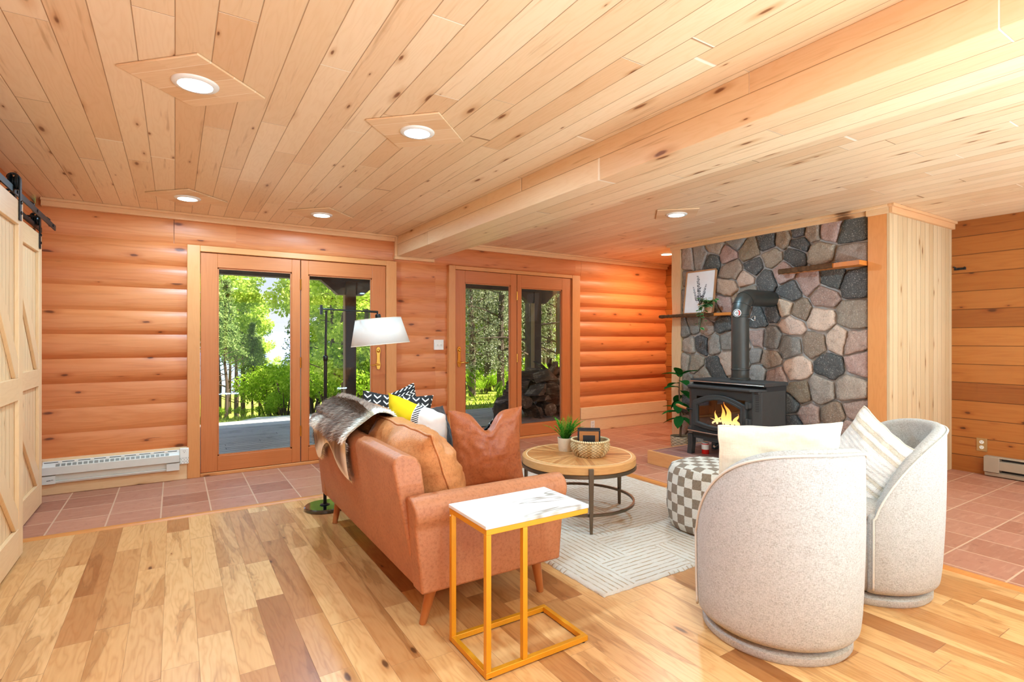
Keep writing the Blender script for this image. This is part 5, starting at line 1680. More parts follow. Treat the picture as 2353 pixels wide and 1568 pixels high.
# ------------------------------------------------------------------ plants
def leaf(mb, base, d, up, L, W, curl=.25, fold=.18, n=7, col=None, pale=None):
    d = Vector(d).normalized(); up = Vector(up)
    side = d.cross(up).normalized(); up = side.cross(d).normalized()
    vs = []; cs = []
    for i in range(n):
        q = i/(n-1)
        w = W/2 * math.sin(PI*min(1, q*.92 + .06)) ** .75 if 0 < i < n-1 else .0008
        c = Vector(base) + d*(L*q) - up*(curl*L*q*q)
        for k in (-1, -.45, 0, .45, 1):
            vs.append(c + side*(w*k) + up*(abs(k)*fold*w*1.2))
            if col: cs.append(pale if abs(k) == 1 and pale else col)
    fs = [(i*5+k, i*5+k+1, (i+1)*5+k+1, (i+1)*5+k) for i in range(n-1) for k in range(4)]
    mb.add(vs, fs, cs if col else None)

# rubber plant in woven basket
t = thing('rubber_plant', 'dark-leaved rubber plant in a woven basket left of the stove', 'potted plant', (5.02, 4.24, 0))
def weave_pot(r0, r1, h, n, rows, rng, cols, rim=True, amp=.004):
    m = MB(); vs = []; cs = []
    nu, nv = n*4, rows*4
    for i in range(nu):
        for j in range(nv + 1):
            a = 2*PI*i/nu; q = j/nv
            r = r0 + (r1-r0)*math.sin(q*PI/2*1.0)
            ph = (math.sin(i/4*PI + (PI if int(j/4) % 2 else 0)) * .5 + .5) * abs(math.sin(j/4*PI))
            r += amp*ph
            vs.append((r*math.cos(a), r*math.sin(a), h*q))
            k = .55 + .55*ph + rng.uniform(-.1, .1)
            c = cols[int(rng.random()*len(cols))]
            cs.append((c[0]*k, c[1]*k, c[2]*k, 1))
    fs = [(i*(nv+1)+j, ((i+1) % nu)*(nv+1)+j, ((i+1) % nu)*(nv+1)+j+1, i*(nv+1)+j+1) for i in range(nu) for j in range(nv)]
    m.add(vs, fs, cs)
    m.add([(r0*math.cos(2*PI*k/24), r0*math.sin(2*PI*k/24), .002) for k in range(24)], [tuple(range(24))[::-1]], cols[0])
    # inside wall
    vs = []
    for k in range(32):
        a = 2*PI*k/32
        vs += [((r1 - .006)*math.cos(a), (r1 - .006)*math.sin(a), h), ((r0 - .006)*math.cos(a), (r0 - .006)*math.sin(a), .006)]
    m.add(vs, [(2*k, 2*k+1, (2*k+3) % 64, (2*k+2) % 64) for k in range(32)], tuple(q*.6 for q in cols[0][:3]) + (1,))
    return m
WK = [lin((222, 186, 132)), lin((208, 166, 108)), lin((230, 200, 150))]
rs = random.Random(4)
obj('basket', weave_pot(.092, .110, .155, 18, 9, rs, [lin((206, 176, 134)), lin((226, 204, 170)), lin((216, 188, 146))]), MAT['wicker'], t, smooth=180)
obj('soil', MB().lathe([(0, .135), (.10, .13)], 24, cap0=False, cap1=False), MAT['soil'], t)
stem = [(0, 0, .12), (.005, -.008, .3), (0, .0, .5), (-.01, .008, .68), (-.005, .0, .86)]
obj('stem', MB().tube(stem, [.014, .012, .010, .008, .005], 10), MAT['stem_brown'], t, smooth=60)
rs = random.Random(21)
lv = MB()
spec = [(.86, -60, .22, .10, .5), (.86, 110, .21, .10, .3), (.85, 200, .17, .09, .9), (.83, 20, .16, .08, .4), (.80, -120, .22, .10, .1), (.77, 80, .21, .10, .0), (.72, 160, .19, .10, .2), (.69, -100, .19, .10, -.2),
        (.64, 30, .17, .09, -.3), (.60, 120, .15, .11, -.7), (.58, 200, .15, .11, -.9), (.55, -40, .17, .10, -.4), (.46, 100, .21, .09, .35), (.44, 150, .20, .09, .1), (.42, 60, .18, .08, .15), (.40, -150, .18, .10, -.5), (.38, -60, .18, .10, -.3), (.36, 120, .19, .08, -.1), (.35, 10, .16, .08, .0)]
for z, az, L_, W_l, el in spec:
    a = math.radians(az)
    d = Vector((math.cos(a)*math.cos(el), math.sin(a)*math.cos(el), math.sin(el)))
    if d.x > .3: d.x *= .3
    L_ *= .88
    base = (0, 0, z)
    obj('leaf', (lambda m: (leaf(m, Vector(base) + d*.02, d, (0, 0, 1), L_*1.12, W_l*1.12, .30, .22, 8), m.tube([Vector(base), Vector(base) + d*.03], .003, 6))[1])(MB()), MAT['leaf_dark'], t, smooth=180)

# variegated trailing plant on the shelf
t = thing('trailing_plant', 'small variegated trailing plant hanging over the left shelf edge', 'potted plant', (5.095, 3.90, 1.586))
obj('pot', MB().lathe([(0, 0), (.034, 0), (.044, .075), (.046, .078), (.042, .08), (.034, .05), (0, .05)], 28, cap0=False, cap1=False), MAT['terracotta'], t, smooth=40)
obj('studs', MB().ring(.046, .0025, (0, 0, .066), 32, 6), MAT['white_plastic'], t)
obj('soil', MB().lathe([(0, .062), (.039, .06)], 20, cap0=False, cap1=False), MAT['soil'], t)
rs = random.Random(31)
gcol, pcol = lin((52, 110, 52)), lin((176, 206, 140))
def vine(pts_, nleaf, par, s_=1.0):
    m = MB()
    m.tube(pts_, .0022, 6)
    m.c = [lin((126, 146, 96))] * len(m.v)
    for i in range(nleaf):
        q = (i + .6)/nleaf * (len(pts_) - 1); k = min(int(q), len(pts_)-2); f = q - k
        p = Vector(pts_[k]).lerp(Vector(pts_[k+1]), f)
        a = rs.uniform(0, 2*PI)
        d = Vector((math.cos(a) - .5, math.sin(a), rs.uniform(-.35, .45)))
        kk = rs.uniform(.7, 1.3)
        leaf(m, p, d, (-.3, 0, 1), .060*s_*rs.uniform(.8, 1.2), .044*s_, .25, .1, 6, (gcol[0]*kk, gcol[1]*kk, gcol[2]*kk, 1), pcol)
    return obj('vine', m, MAT['leaf_var'], par, smooth=180)
for k in range(11):
    a = 2*PI*k/11 + rs.uniform(-.2, .2); r = rs.uniform(.05, .11)
    vine([(0, 0, .06), (r*.4*math.cos(a) - .01, r*.6*math.sin(a), .13), (r*math.cos(a)*.6 - .02, r*1.1*math.sin(a), .14 + rs.uniform(-.02, .05))], 5, t)
for k, (dy, z1) in enumerate(((.03, -.03), (.06, -.16), (.005, -.13), (.035, -.21))):
    vine([(-.02, dy*.4, .07), (-.06, dy*.8, .09), (-.085, dy, .02), (-.088, dy + .01, z1)], 6, t)

# fern in speckled pot on the coffee table
TZ = CT[2] + .437
t = thing('fern', 'green fern in a speckled white pot on the coffee table', 'potted plant', (2.475, 3.165, TZ))
obj('pot', MB().lathe([(0, 0), (.046, 0), (.050, .004), (.059, .098), (.060, .100), (.055, .100), (.050, .07), (0, .07)], 36, cap0=False, cap1=False), MAT['pot_white'], t, smooth=40)
obj('soil', MB().lathe([(0, .086), (.054, .084)], 20, cap0=False, cap1=False), MAT['soil'], t)
rs = random.Random(77)
for k in range(46):
    a = rs.uniform(0, 2*PI); L_ = rs.uniform(.12, .22); lean = rs.uniform(.15, .95)
    m = MB(); p0 = Vector((.02*math.cos(a), .02*math.sin(a), .085)); P_ = []
    for i in range(7):
        q = i/6
        P_.append(p0 + Vector((math.cos(a), math.sin(a), 0))*(L_*lean*q*(.5 + .5*q)) + Vector((0, 0, 1))*(L_*(q - .38*lean*q*q)))
    m.tube(P_, [.0016]*6 + [.0006], 5)
    for i in range(1, 7):
        for j in range(3):
            f = j/3
            if i == 6 and j: break
            c = P_[i-1].lerp(P_[i], f) if i < 7 else P_[i]
            d = (P_[i] - P_[i-1]).normalized(); s_ = d.cross(Vector((0, 0, 1))).normalized()
            for sd in (-1, 1):
                dd = (d*.75 + s_*sd*.75 + Vector((0, 0, rs.uniform(-.2, .3)))).normalized()
                l_ = .028*(1 - .45*i/7)*rs.uniform(.8, 1.2); w = dd.cross(Vector((0, 0, 1))).normalized()*.0036
                m.add([c, c + dd*l_*.5 + w, c + dd*l_, c + dd*l_*.5 - w], [(0, 1, 2, 3)])
    obj('frond', m, MAT['fern'], t, smooth=180)

# woven basket and books
t = thing('woven_basket', 'round woven seagrass basket holding books on the coffee table', 'basket', (2.528, 2.945, TZ))
rs = random.Random(9)
m = MB(); vs = []; cs = []
nu, nv = 26*5, 11*4
H_ = .112
for i in range(nu):
    for j in range(nv+1):
        a = 2*PI*i/nu; q = j/nv
        r = .098 + .040*math.sin(min(1, q*1.5)*PI/2) - .008*max(0, q - .7)/.3
        rowp = int(j/4)
        ph = (math.sin(i/5*2*PI + PI*rowp) * .5 + .5) * abs(math.sin(j/4*PI))
        r += .0065*ph
        vs.append((r*math.cos(a), r*math.sin(a), H_*q))
        k = .50 + .62*ph + rs.uniform(-.07, .07); c = WK[(i//5 + rowp*3) % 3]
        cs.append((c[0]*k, c[1]*k, c[2]*k, 1))
m.add(vs, [(i*(nv+1)+j, ((i+1) % nu)*(nv+1)+j, ((i+1) % nu)*(nv+1)+j+1, i*(nv+1)+j+1) for i in range(nu) for j in range(nv)], cs)
obj('weave', m, MAT['wicker'], t, smooth=180)
m = MB().lathe([(.123, H_), (.120, .05), (.09, .008), (0, .006)], 40, cap0=False, cap1=False); m.c = [lin((176, 132, 84))]*len(m.v)
obj('lining', m, MAT['wicker'], t, smooth=60)
m = MB()
def rimf(u, v):
    a = 2*PI*u; b_ = 2*PI*v; r = .0085 + .0016*math.sin(a*52 + b_)
    q = .131 + r*math.cos(b_); return (q*math.cos(a), q*math.sin(a), H_ + r*math.sin(b_))
m.grid(rimf, 260, 8, True, True); m.c = [tuple(x_*(.8 + .35*math.sin(2*PI*(i//8)/260*52)) for x_ in WK[2][:3]) + (1,) for i in range(len(m.v))]
obj('rim', m, MAT['wicker'], t, smooth=180)

def book(label, loc, n, w, h, th, gilt, lean):
    t = thing('book', label, 'book', loc, group=None)
    # x = width, y = thickness, z = height; front faces -y
    t.rotation_euler = (rotm(0, 0, n) @ rotm(-lean, 0, 0)).to_euler()
    b = MB().box((-w/2, -th/2, 0), (w/2, -th/2 + .003, h)).box((-w/2, th/2 - .003, 0), (w/2, th/2, h)).box((w/2 - .003, -th/2, 0), (w/2, th/2, h))
    cv = obj('cover', b, MAT['cover_black'], t, bevel=.001)
    obj('pages', MB().box((-w/2 + .004, -th/2 + .003, .003), (w/2 - .003, th/2 - .003, h - .004)), MAT['pages'], t)
    if gilt:
        b = MB().box((-w/2 + .012, -th/2 - .0008, .012), (w/2 - .012, -th/2, h - .008))
        g_ = obj('gilt_panel', b, MAT['cover_gold'], cv)
        b = MB().box((-w*.27, -th/2 - .0016, .02), (w*.27, -th/2 - .0008, h*.80))
        for i in range(11):
            x_ = -w*.36 + w*.72*i/10
            b.box((x_ - .0013, -th/2 - .0014, h*.875), (x_ + .0013, -th/2 - .0008, h*.875 + .0026))
        for i in range(9):
            z_ = h*(.12 + .70*i/8)
            for s_ in (-1, 1): b.box((s_*w*.345 - .0013, -th/2 - .0014, z_), (s_*w*.345 + .0013, -th/2 - .0008, z_ + .0026))
        obj('cover_motif', b, MAT['cover_black'], g_)
    return t
ang_ = -math.radians(38)
book('black and gilt book in front in the woven basket', (2.500, 2.925, TZ + .010), ang_, .160, .178, .030, True, .0)
book('plain black book behind the gilt one in the woven basket', (2.522, 2.953, TZ + .010), ang_, .160, .186, .028, False, .0)

# ------------------------------------------------------------------ floor lamp
g = G('linen_shade')
x, y, z = g.obj()
n_ = g.noise(g.xyz(x, y, z), 180.0, 2)
col = g.mix(n_, lin((248, 240, 230)), lin((255, 252, 246)))
d = g.n('ShaderNodeBsdfDiffuse'); tr = g.n('ShaderNodeBsdfTranslucent'); mx = g.n('ShaderNodeMixShader'); mx.inputs[0].default_value = .42
g.put(d.inputs[0], col); g.put(tr.inputs[0], col)
g.nt.links.new(d.outputs[0], mx.inputs[1]); g.nt.links.new(tr.outputs[0], mx.inputs[2]); g.nt.links.new(mx.outputs[0], g.out.inputs[0])
MAT['lampshade'] = g.m
t = thing('floor_lamp', 'black swing-arm floor lamp with white shade behind the sofa', 'floor lamp', (.965, 4.19, 0))
b = MB().lathe([(0, 0), (.146, 0), (.150, .004), (.150, .022), (.142, .028), (0, .029)], 56, cap0=False, cap1=False)
obj('base', b, MAT['base_gloss'], t, smooth=30)
obj('base_collar', MB().lathe([(.034, .029), (.036, .032), (.024, .037), (0, .038)], 28, cap0=False, cap1=False), MAT['black_lamp'], t)
obj('lower_pole', MB().tube([(0, 0, .03), (.004, 0, 1.13)], .0125, 16), MAT['black_lamp'], t, smooth=50)
obj('adjuster', MB().lathe([(.0125, -.03), (.017, -.025), (.019, 0), (.015, .012), (.009, .016)], 20, (.004, 0, 1.15), False, False), MAT['black_lamp'], t, smooth=50)
obj('upper_pole', MB().tube([(.004, 0, 1.13), (.010, 0, 1.505)], .0085, 14), MAT['black_lamp'], t, smooth=50)
AZ = 1.505
am = obj('swing_arm', MB().tube([(-.03, 0, AZ + .012), (.38, -.02, AZ + .0), (.40, -.02, AZ - .0)], .006, 10).box((-.036, -.008, AZ - .03), (-.018, .008, AZ + .042)), MAT['black_lamp'], t, smooth=50)
obj('swivel', MB().tube([(.33, -.018, AZ + .002), (.405, -.02, AZ - .0)], .009, 10).tube([(.40, -.02, AZ), (.402, -.02, AZ - .03)], .006, 10), MAT['black_lamp'], am, smooth=50)
Ms = Matrix.Translation((.405, -.02, AZ - .028)) @ Matrix.Rotation(math.radians(-5), 4, 'Y') @ Matrix.Rotation(math.radians(-2), 4, 'X')
obj('socket', MB().lathe([(0, .012), (.020, .010), (.023, 0), (.023, -.05), (.018, -.06), (0, -.06)], 24, cap0=False, cap1=False).xf(Ms), MAT['black_lamp'], t, smooth=40)
def fr(z0, r0, z1, r1, n=64):
    return MB().lathe([(r0, z0), (r1, z1)], n, cap0=False, cap1=False)
obj('lamp_shade', fr(-.030, .178, -.232, .228).xf(Ms), MAT['lampshade'], t, smooth=40, solid=.002)
obj('shade_rim', MB().ring(.178, .003, (0, 0, -.030), 56, 6).ring(.228, .003, (0, 0, -.232), 56, 6).xf(Ms), MAT['cream'], t, smooth=180)
b = MB()
for k in range(3): b.tube([(0, 0, -.04), (.178*math.cos(2*PI*k/3), .178*math.sin(2*PI*k/3), -.034)], .0018, 6)
obj('spider', b.xf(Ms), MAT['black_lamp'], t)
obj('bulb', MB().lathe([(0, -.165), (.018, -.158), (.030, -.135), (.026, -.105), (.014, -.08), (.012, -.06), (0, -.06)], 24, cap0=False, cap1=False).xf(Ms), MAT['white_plastic'], t, smooth=60)
# ------------------------------------------------------------------ outdoors
def ground_z(x, y):
    if y < 10: return -.17
    r = x / max(y, 1)
    k = min(1, max(0, (r - .26) / .22)); k = k*k*(3 - 2*k)
    sl = .125*(1 - k) + .035*k
    d = y - 10
    z = -.17 - sl * d * (1 if d < 30 else (30 + (d - 30)*.55)/d)
    return z + mnoise.noise((x*.25, y*.25, 0)) * .10 * min(1, d/6)
gg = G('sunny_grass')
x, y, z = gg.pos()
n1 = gg.noise(gg.xyz(x, y, 0.0), 6.0, 5, .7); n2 = gg.noise(gg.xyz(x, y, 0.0), .5, 3)
col = gg.ramp(gg.M('ADD', gg.M('MULTIPLY', n1, .7), gg.M('MULTIPLY', n2, .3)), [(.3, lin((126, 142, 46))), (.5, lin((172, 184, 70))), (.7, lin((206, 206, 108)))])
gg.bsdf(col, .95, .1, 0, gg.bump(n1, 1.0, .06)); MAT['grass'] = gg.m
b = MB()
xs_ = [-14 + i*.9 for i in range(78)]; ys_ = [6.0 + (i/70.0)**1.8*115 for i in range(71)]
b.add([(x, y, ground_z(x, y)) for x in xs_ for y in ys_], [(i*71+j, (i+1)*71+j, (i+1)*71+j+1, i*71+j+1) for i in range(77) for j in range(70)])
struct('lawn', b, MAT['grass'], 'sloping sunlit lawn beyond the deck', 'lawn', smooth=180)
# pale gravel path
b = MB()
def pathpt(u, v):
    y = 9.35 + 13.5*u
    cx = 1.2 + 1.3*u + 1.9*u*u
    w = 1.5*(1 - u)**1.5 + .75
    x = cx + (v - .5)*2*w
    return (x, y, ground_z(x, y) + .025)
b.grid(pathpt, 40, 8)
struct('path', b, mat_plain('pale_gravel', (226, 218, 202), .95, 0, .1, .12, 14), 'pale gravel path leaving the deck', 'path', smooth=180)
# tufts of grass along the far edge
b = MB(); rs = random.Random(17)
for k in range(5200):
    y = rs.uniform(9.4, 26) if k % 3 else rs.uniform(9.3, 13)
    x = y * rs.uniform(.03, .82)
    u = (y - 9.35)/13.5
    if 0 <= u <= 1 and abs(x - (1.2 + 1.3*u + 1.9*u*u)) < 1.5*(1-u)**1.5 + .85: continue
    h = rs.uniform(.04, .11) * (2.2 if y > 20 else 1); a = rs.uniform(0, PI); w = .012 + .0012*y
    z = ground_z(x, y); lx, ly = rs.uniform(-.08, .08), rs.uniform(-.08, .08)
    b.add([(x - w*math.cos(a), y - w*math.sin(a), z - .02), (x + w*math.cos(a), y + w*math.sin(a), z - .02), (x + lx, y + ly, z + h)], [(0, 1, 2)])
o = obj('grass', b, m_foliage('grass_blades', [(0, (122, 142, 46)), (.5, (170, 186, 70)), (1, (212, 212, 116))], .4), None, smooth=0)
tag(o, 'long grass growing on the slope beyond the deck', 'grass', kind='stuff')

# deck, porch roof, beam and posts
gd = G('weathered_deck')
x, y, z = gd.pos()
idv, idc, su, sv, du = planks(gd, y, x, .125, 3.2, .007, .004)
n1 = gd.noise(gd.xyz(gd.M('MULTIPLY', x, 2.0), gd.M('MULTIPLY', y, 40.0), 0.0), 1.0, 4, .7)
n2 = gd.noise(gd.xyz(x, y, 0.0), 3.0, 4, .7)
col = gd.mix(n1, lin((150, 140, 134)), lin((240, 230, 222)))
col = gd.mix(gd.M('MULTIPLY', gd.sm(n2, .5, .7), .6), col, lin((128, 116, 108)))
col = gd.mix(gd.M('MULTIPLY', idv, .25), col, lin((250, 242, 234)))
col = gd.mix(gd.M('MAXIMUM', su, sv), col, lin((30, 27, 26)))
gd.bsdf(col, .55, .4, 0, gd.bump(gd.M('SUBTRACT', n1, gd.M('MAXIMUM', su, sv)), .5, .01)); MAT['deck'] = gd.m
struct('floor_deck', MB().box((-3, 5.97, -.22), (9.5, 9.3, -.08)), MAT['deck'], 'weathered grey deck outside the patio doors', 'deck')
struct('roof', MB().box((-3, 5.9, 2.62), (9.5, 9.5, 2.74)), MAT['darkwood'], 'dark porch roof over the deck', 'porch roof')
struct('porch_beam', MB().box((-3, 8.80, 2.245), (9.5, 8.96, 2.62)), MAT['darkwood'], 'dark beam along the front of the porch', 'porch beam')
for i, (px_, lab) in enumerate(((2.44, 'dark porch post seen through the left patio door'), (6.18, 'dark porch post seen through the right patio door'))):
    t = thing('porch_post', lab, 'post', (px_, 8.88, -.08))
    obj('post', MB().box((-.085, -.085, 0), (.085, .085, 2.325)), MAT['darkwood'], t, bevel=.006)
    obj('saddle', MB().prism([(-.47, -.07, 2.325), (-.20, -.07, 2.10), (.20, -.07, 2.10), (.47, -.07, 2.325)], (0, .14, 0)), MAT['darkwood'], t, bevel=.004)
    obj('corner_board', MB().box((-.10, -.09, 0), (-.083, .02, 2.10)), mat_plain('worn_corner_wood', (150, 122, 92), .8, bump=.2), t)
# doormat
o = thing('doormat', 'dark ribbed doormat on the deck outside the right patio door', 'doormat', (3.95, 7.0, -.08))
b = MB().box((-.45, -.30, 0), (.45, .30, .012))
obj('border', b, MAT['cover_black'], o, bevel=.004)
b = MB()
for i in range(20): b.box((-.38 + i*.039, -.24, .012), (-.36 + i*.039, .24, .018))
obj('rib', b, mat_plain('grey_rubber', (112, 108, 106), .8), o)

# far shore and lake
b = MB()
n = 40
vs = []
for i in range(n + 1):
    x = -260 + 620*i/n
    h = 4 + 3*mnoise.noise((i*.3, 2, 0)) + 1.5*mnoise.noise((i*1.1, 5, 0))
    vs += [(x, 420, -40), (x, 420, h), (x, 520, h + 5), (x, 560, -40)]
fs = []
for i in range(n):
    for k in range(3): fs.append((i*4+k, (i+1)*4+k, (i+1)*4+k+1, i*4+k+1))
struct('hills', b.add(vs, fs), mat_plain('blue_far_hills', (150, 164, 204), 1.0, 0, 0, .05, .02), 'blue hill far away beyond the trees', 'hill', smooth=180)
struct('land', MB().add([(-300, 110, -9.5), (500, 110, -9.5), (500, 430, -12), (-300, 430, -12)], [(0, 1, 2, 3)]), mat_plain('far_land', (120, 140, 150), 1.0), 'low distant land beyond the trees', 'land')

# ------------------------------------------------------------------ trees
LEAFM = {
 'birch': m_foliage('birch_leaf', [(0, (128, 162, 54)), (.4, (184, 210, 84)), (.75, (214, 228, 116)), (1, (238, 242, 168))], .55),
 'spruce': m_foliage('spruce_needle', [(0, (92, 118, 66)), (.5, (134, 160, 88)), (1, (190, 204, 132))], .35),
 'grey': m_foliage('lichen_twig', [(0, (84, 94, 64)), (.5, (138, 144, 108)), (1, (214, 214, 190))], .35),
 'shrub': m_foliage('shrub_leaf', [(0, (104, 146, 34)), (.5, (164, 198, 58)), (1, (210, 226, 100))], .5),
}
def leaf_cards(n, fn, size, seed, drop=0.0):
    rs = np.random.RandomState(seed)
    c = fn(n, rs)
    n = len(c)
    a = rs.normal(size=(n, 3)); a /= np.linalg.norm(a, axis=1)[:, None]
    b_ = np.cross(a, rs.normal(size=(n, 3))); b_ /= np.linalg.norm(b_, axis=1)[:, None]
    s = size * rs.uniform(.6, 1.4, size=(n, 1))
    v = np.stack([c - a*s, c + b_*s*.55, c + a*s, c - b_*s*.55], 1).reshape(-1, 3)
    mb = MB(); mb.v = [tuple(q) for q in v]
    mb.f = [(4*i, 4*i+1, 4*i+2, 4*i+3) for i in range(n)]; mb.mi = [0]*n
    return mb
def blobs(cs):
    cs = np.array(cs)
    def fn(n, rs):
        w = cs[:, 3]**2; k = rs.choice(len(cs), n, p=w/w.sum())
        d = rs.normal(size=(n, 3)); d /= np.linalg.norm(d, axis=1)[:, None]
        r = rs.uniform(.45, 1.0, size=(n, 1))
        return cs[k, :3] + d * r * cs[k, 3:4] * np.array([1, 1, .8])
    return fn
def trunk_mb(h, r, seed, branches=8, lo=.35, spread=.9):
    rs = random.Random(seed)
    m = MB()
    P_ = [(rs.uniform(-.06, .06)*i*.5, rs.uniform(-.06, .06)*i*.5, -.4 + (h + .4)*i/7) for i in range(8)]
    m.tube(P_, [r*(1 - .8*i/7) for i in range(8)], 8)
    for k in range(branches):
        q = lo + (1 - lo)*k/branches; z = h*q
        i = min(6, int((z + .4)/(h + .4)*7)); p = Vector(P_[i]); p.z = z
        a = rs.uniform(0, 2*PI); L_ = spread*(1.15 - q)*rs.uniform(.7, 1.3)
        e_ = p + Vector((math.cos(a)*L_, math.sin(a)*L_, rs.uniform(.0, .45)*L_))
        m.tube([p, p.lerp(e_, .5) + Vector((0, 0, .06)), e_], [r*.25, r*.16, r*.05], 5)
    return m
def spot(u, D):
    """world position in plan from bearing (pixel column of the photograph) and distance along the view axis"""
    a = (u - 1176.5)/FPX; s, c = math.sin(YAW), math.cos(YAW)
    return (s*D + c*a*D, c*D - s*a*D)

def birch_proto(h, seed, label, loc, low=.22):
    t = thing('birch_tree', label, 'tree', loc)
    rs = random.Random(seed)
    cs = []
    for k in range(26):
        q = low + (1 - low)*rs.random()
        R = h*.26*math.sin(PI*min(1, .15 + .85*(1 - (q-low)/(1-low)) )) ** .6
        a = rs.uniform(0, 2*PI); r = R*rs.uniform(.2, 1)
        cs.append((r*math.cos(a), r*math.sin(a), h*q, h*rs.uniform(.05, .10)))
    obj('trunk', trunk_mb(h*.95, h*.013, seed, 12, low, h*.2), MAT['bark'], t)
    obj('crown', leaf_cards(9000, blobs(cs), h*.0098, seed), LEAFM['birch'], t, smooth=0)
    return t
def spruce_proto(h, seed, label, loc, low=.3, m='spruce', dens=1.0, wide=.16, name='spruce_tree', card=.0070):
    t = thing(name, label, 'tree', loc)
    rs = random.Random(seed)
    def fn(n, r_):
        out = []
        tiers = int(26)
        for k in range(tiers):
            q = low + (1 - low)*(k/tiers)
            R = h*wide*(1 - (q - low)/(1 - low)*.92)*r_.uniform(.65, 1.2)
            nb = 6
            for j in range(nb):
                a = r_.uniform(0, 2*PI)
                m_ = int(n/(tiers*nb))
                f = r_.uniform(.08, 1, size=m_)
                x = np.cos(a)*f*R + r_.normal(size=m_)*h*.010; y = np.sin(a)*f*R + r_.normal(size=m_)*h*.010
                z = h*q - f*f*R*.45 + r_.normal(size=m_)*h*.007
                out.append(np.stack([x, y, z], 1))
        return np.concatenate(out)
    obj('trunk', trunk_mb(h*.97, h*.014, seed, 22, .12, h*.15), MAT['bark'], t)
    obj('crown', leaf_cards(int(9000*dens), fn, h*card, seed), LEAFM[m], t, smooth=0)
    return t
def shrub_proto(h, seed, label, loc):
    t = thing('leafy_shrub', label, 'shrub', loc)
    rs = random.Random(seed)
    cs = [(rs.uniform(-.5, .5)*h, rs.uniform(-.5, .5)*h, h*rs.uniform(.3, .85), h*rs.uniform(.12, .26)) for _ in range(12)]
    m = MB()
    for k in range(7):
        c = cs[k]; m.tube([(c[0]*.2, c[1]*.2, -.2), (c[0]*.6, c[1]*.6, c[2]*.6), c[:3]], [.02*h, .013*h, .005*h], 5)
    obj('stems', m, MAT['bark'], t)
    obj('foliage', leaf_cards(3000, blobs(cs), h*.024, seed), LEAFM['shrub'], t, smooth=0)
    return t

GL = 'trees beyond the left patio door'; GR = 'trees beyond the right patio door'
protos = {}
def plant(kind, u, D, h, label, group, seed=0):
    x, y = spot(u, D); loc = (x, y, ground_z(x, y))
    if kind not in protos:
        fn = {'birch': birch_proto, 'birch2': birch_proto, 'birch3': birch_proto}.get(kind)
        if kind.startswith('birch'): o = birch_proto(10, {'birch': 1, 'birch2': 2, 'birch3': 3}[kind], label, loc, .16 if kind != 'birch3' else .50)
        elif kind.startswith('spruce'): o = spruce_proto(10, {'spruce': 4, 'spruce2': 5}[kind], label, loc, .50 if kind == 'spruce' else .22)
        elif kind.startswith('bare'): o = spruce_proto(10, {'bare': 6, 'bare2': 7, 'bare3': 8}[kind], label, loc, {'bare': .30, 'bare2': .12, 'bare3': .55}[kind], 'grey' if kind != 'bare3' else 'spruce', 1.3, .13, 'bare_spruce', .0042)
        elif kind == 'shrub': o = shrub_proto(1, 9, label, loc)
        protos[kind] = (o, 1.0 if kind == 'shrub' else 10.0)
        o.scale = (h/protos[kind][1],)*3
        o.rotation_euler = (0, 0, seed*1.3)
    else:
        src, base = protos[kind]
        o = copy_thing(src, loc, seed*1.3, label, h/base)
    o['group'] = group; o['label'] = label
    return o
LB = 'bright green birch on the slope seen through the left patio door'
LS = 'tall dark-trunked spruce on the slope seen through the left patio door'
LH = 'low yellow-green shrub at the foot of the trees beyond the left patio door'
RB = 'grey lichen-covered spruce in the woods behind the right patio door'
RG = 'green birch in the woods behind the right patio door'
RS = 'low green shrub at the edge of the woods behind the right patio door'
k = 0
for kind, u, D, h in (('birch3', 505, 27, 7.6), ('birch3', 545, 31, 7.9), ('spruce', 520, 25, 6.6), ('spruce', 560, 29, 6.9), ('birch3', 556, 35, 7.2), ('spruce', 580, 27, 4.8), ('birch3', 480, 33, 9.0), ('spruce', 490, 24, 7.2), ('spruce', 542, 33, 8.2), ('birch2', 600, 46, 5.8), ('spruce', 596, 34, 5.2), ('birch3', 545, 40, 8.8), ('spruce', 500, 36, 9.0), ('spruce', 528, 40, 9.5),
        ('spruce2', 692, 26, 7.4), ('birch2', 762, 20, 8.2), ('birch', 790, 17, 7.6), ('birch2', 800, 21, 9.0), ('birch3', 840, 19, 8.8), ('spruce2', 830, 26, 9.8), ('birch', 860, 24, 9.5), ('birch2', 762, 28, 9.5), ('spruce2', 785, 30, 10.5), ('birch', 745, 33, 8.5), ('spruce2', 890, 22, 10.0)):
    lab = {'b': LB, 's': LS}[kind[0]]
    plant(kind, u, D, h, lab, GL, k); k += 1
for u, D, h in ((628, 27, 2.9), (645, 27, 3.2), (660, 24, 3.0), (630, 33, 3.4), (652, 36, 3.6), (655, 22, 1.5), (625, 25, .9), (600, 25, .7), (560, 26, .6), (520, 26, .7), (500, 25, .7), (725, 22, 3.0), (752, 20, 2.8), (780, 19, 2.6), (835, 18, 2.6), (860, 17, 2.2), (700, 24, 3.0), (815, 20, 2.4)):
    plant('shrub', u, D, h, LH, GL, k); k += 1
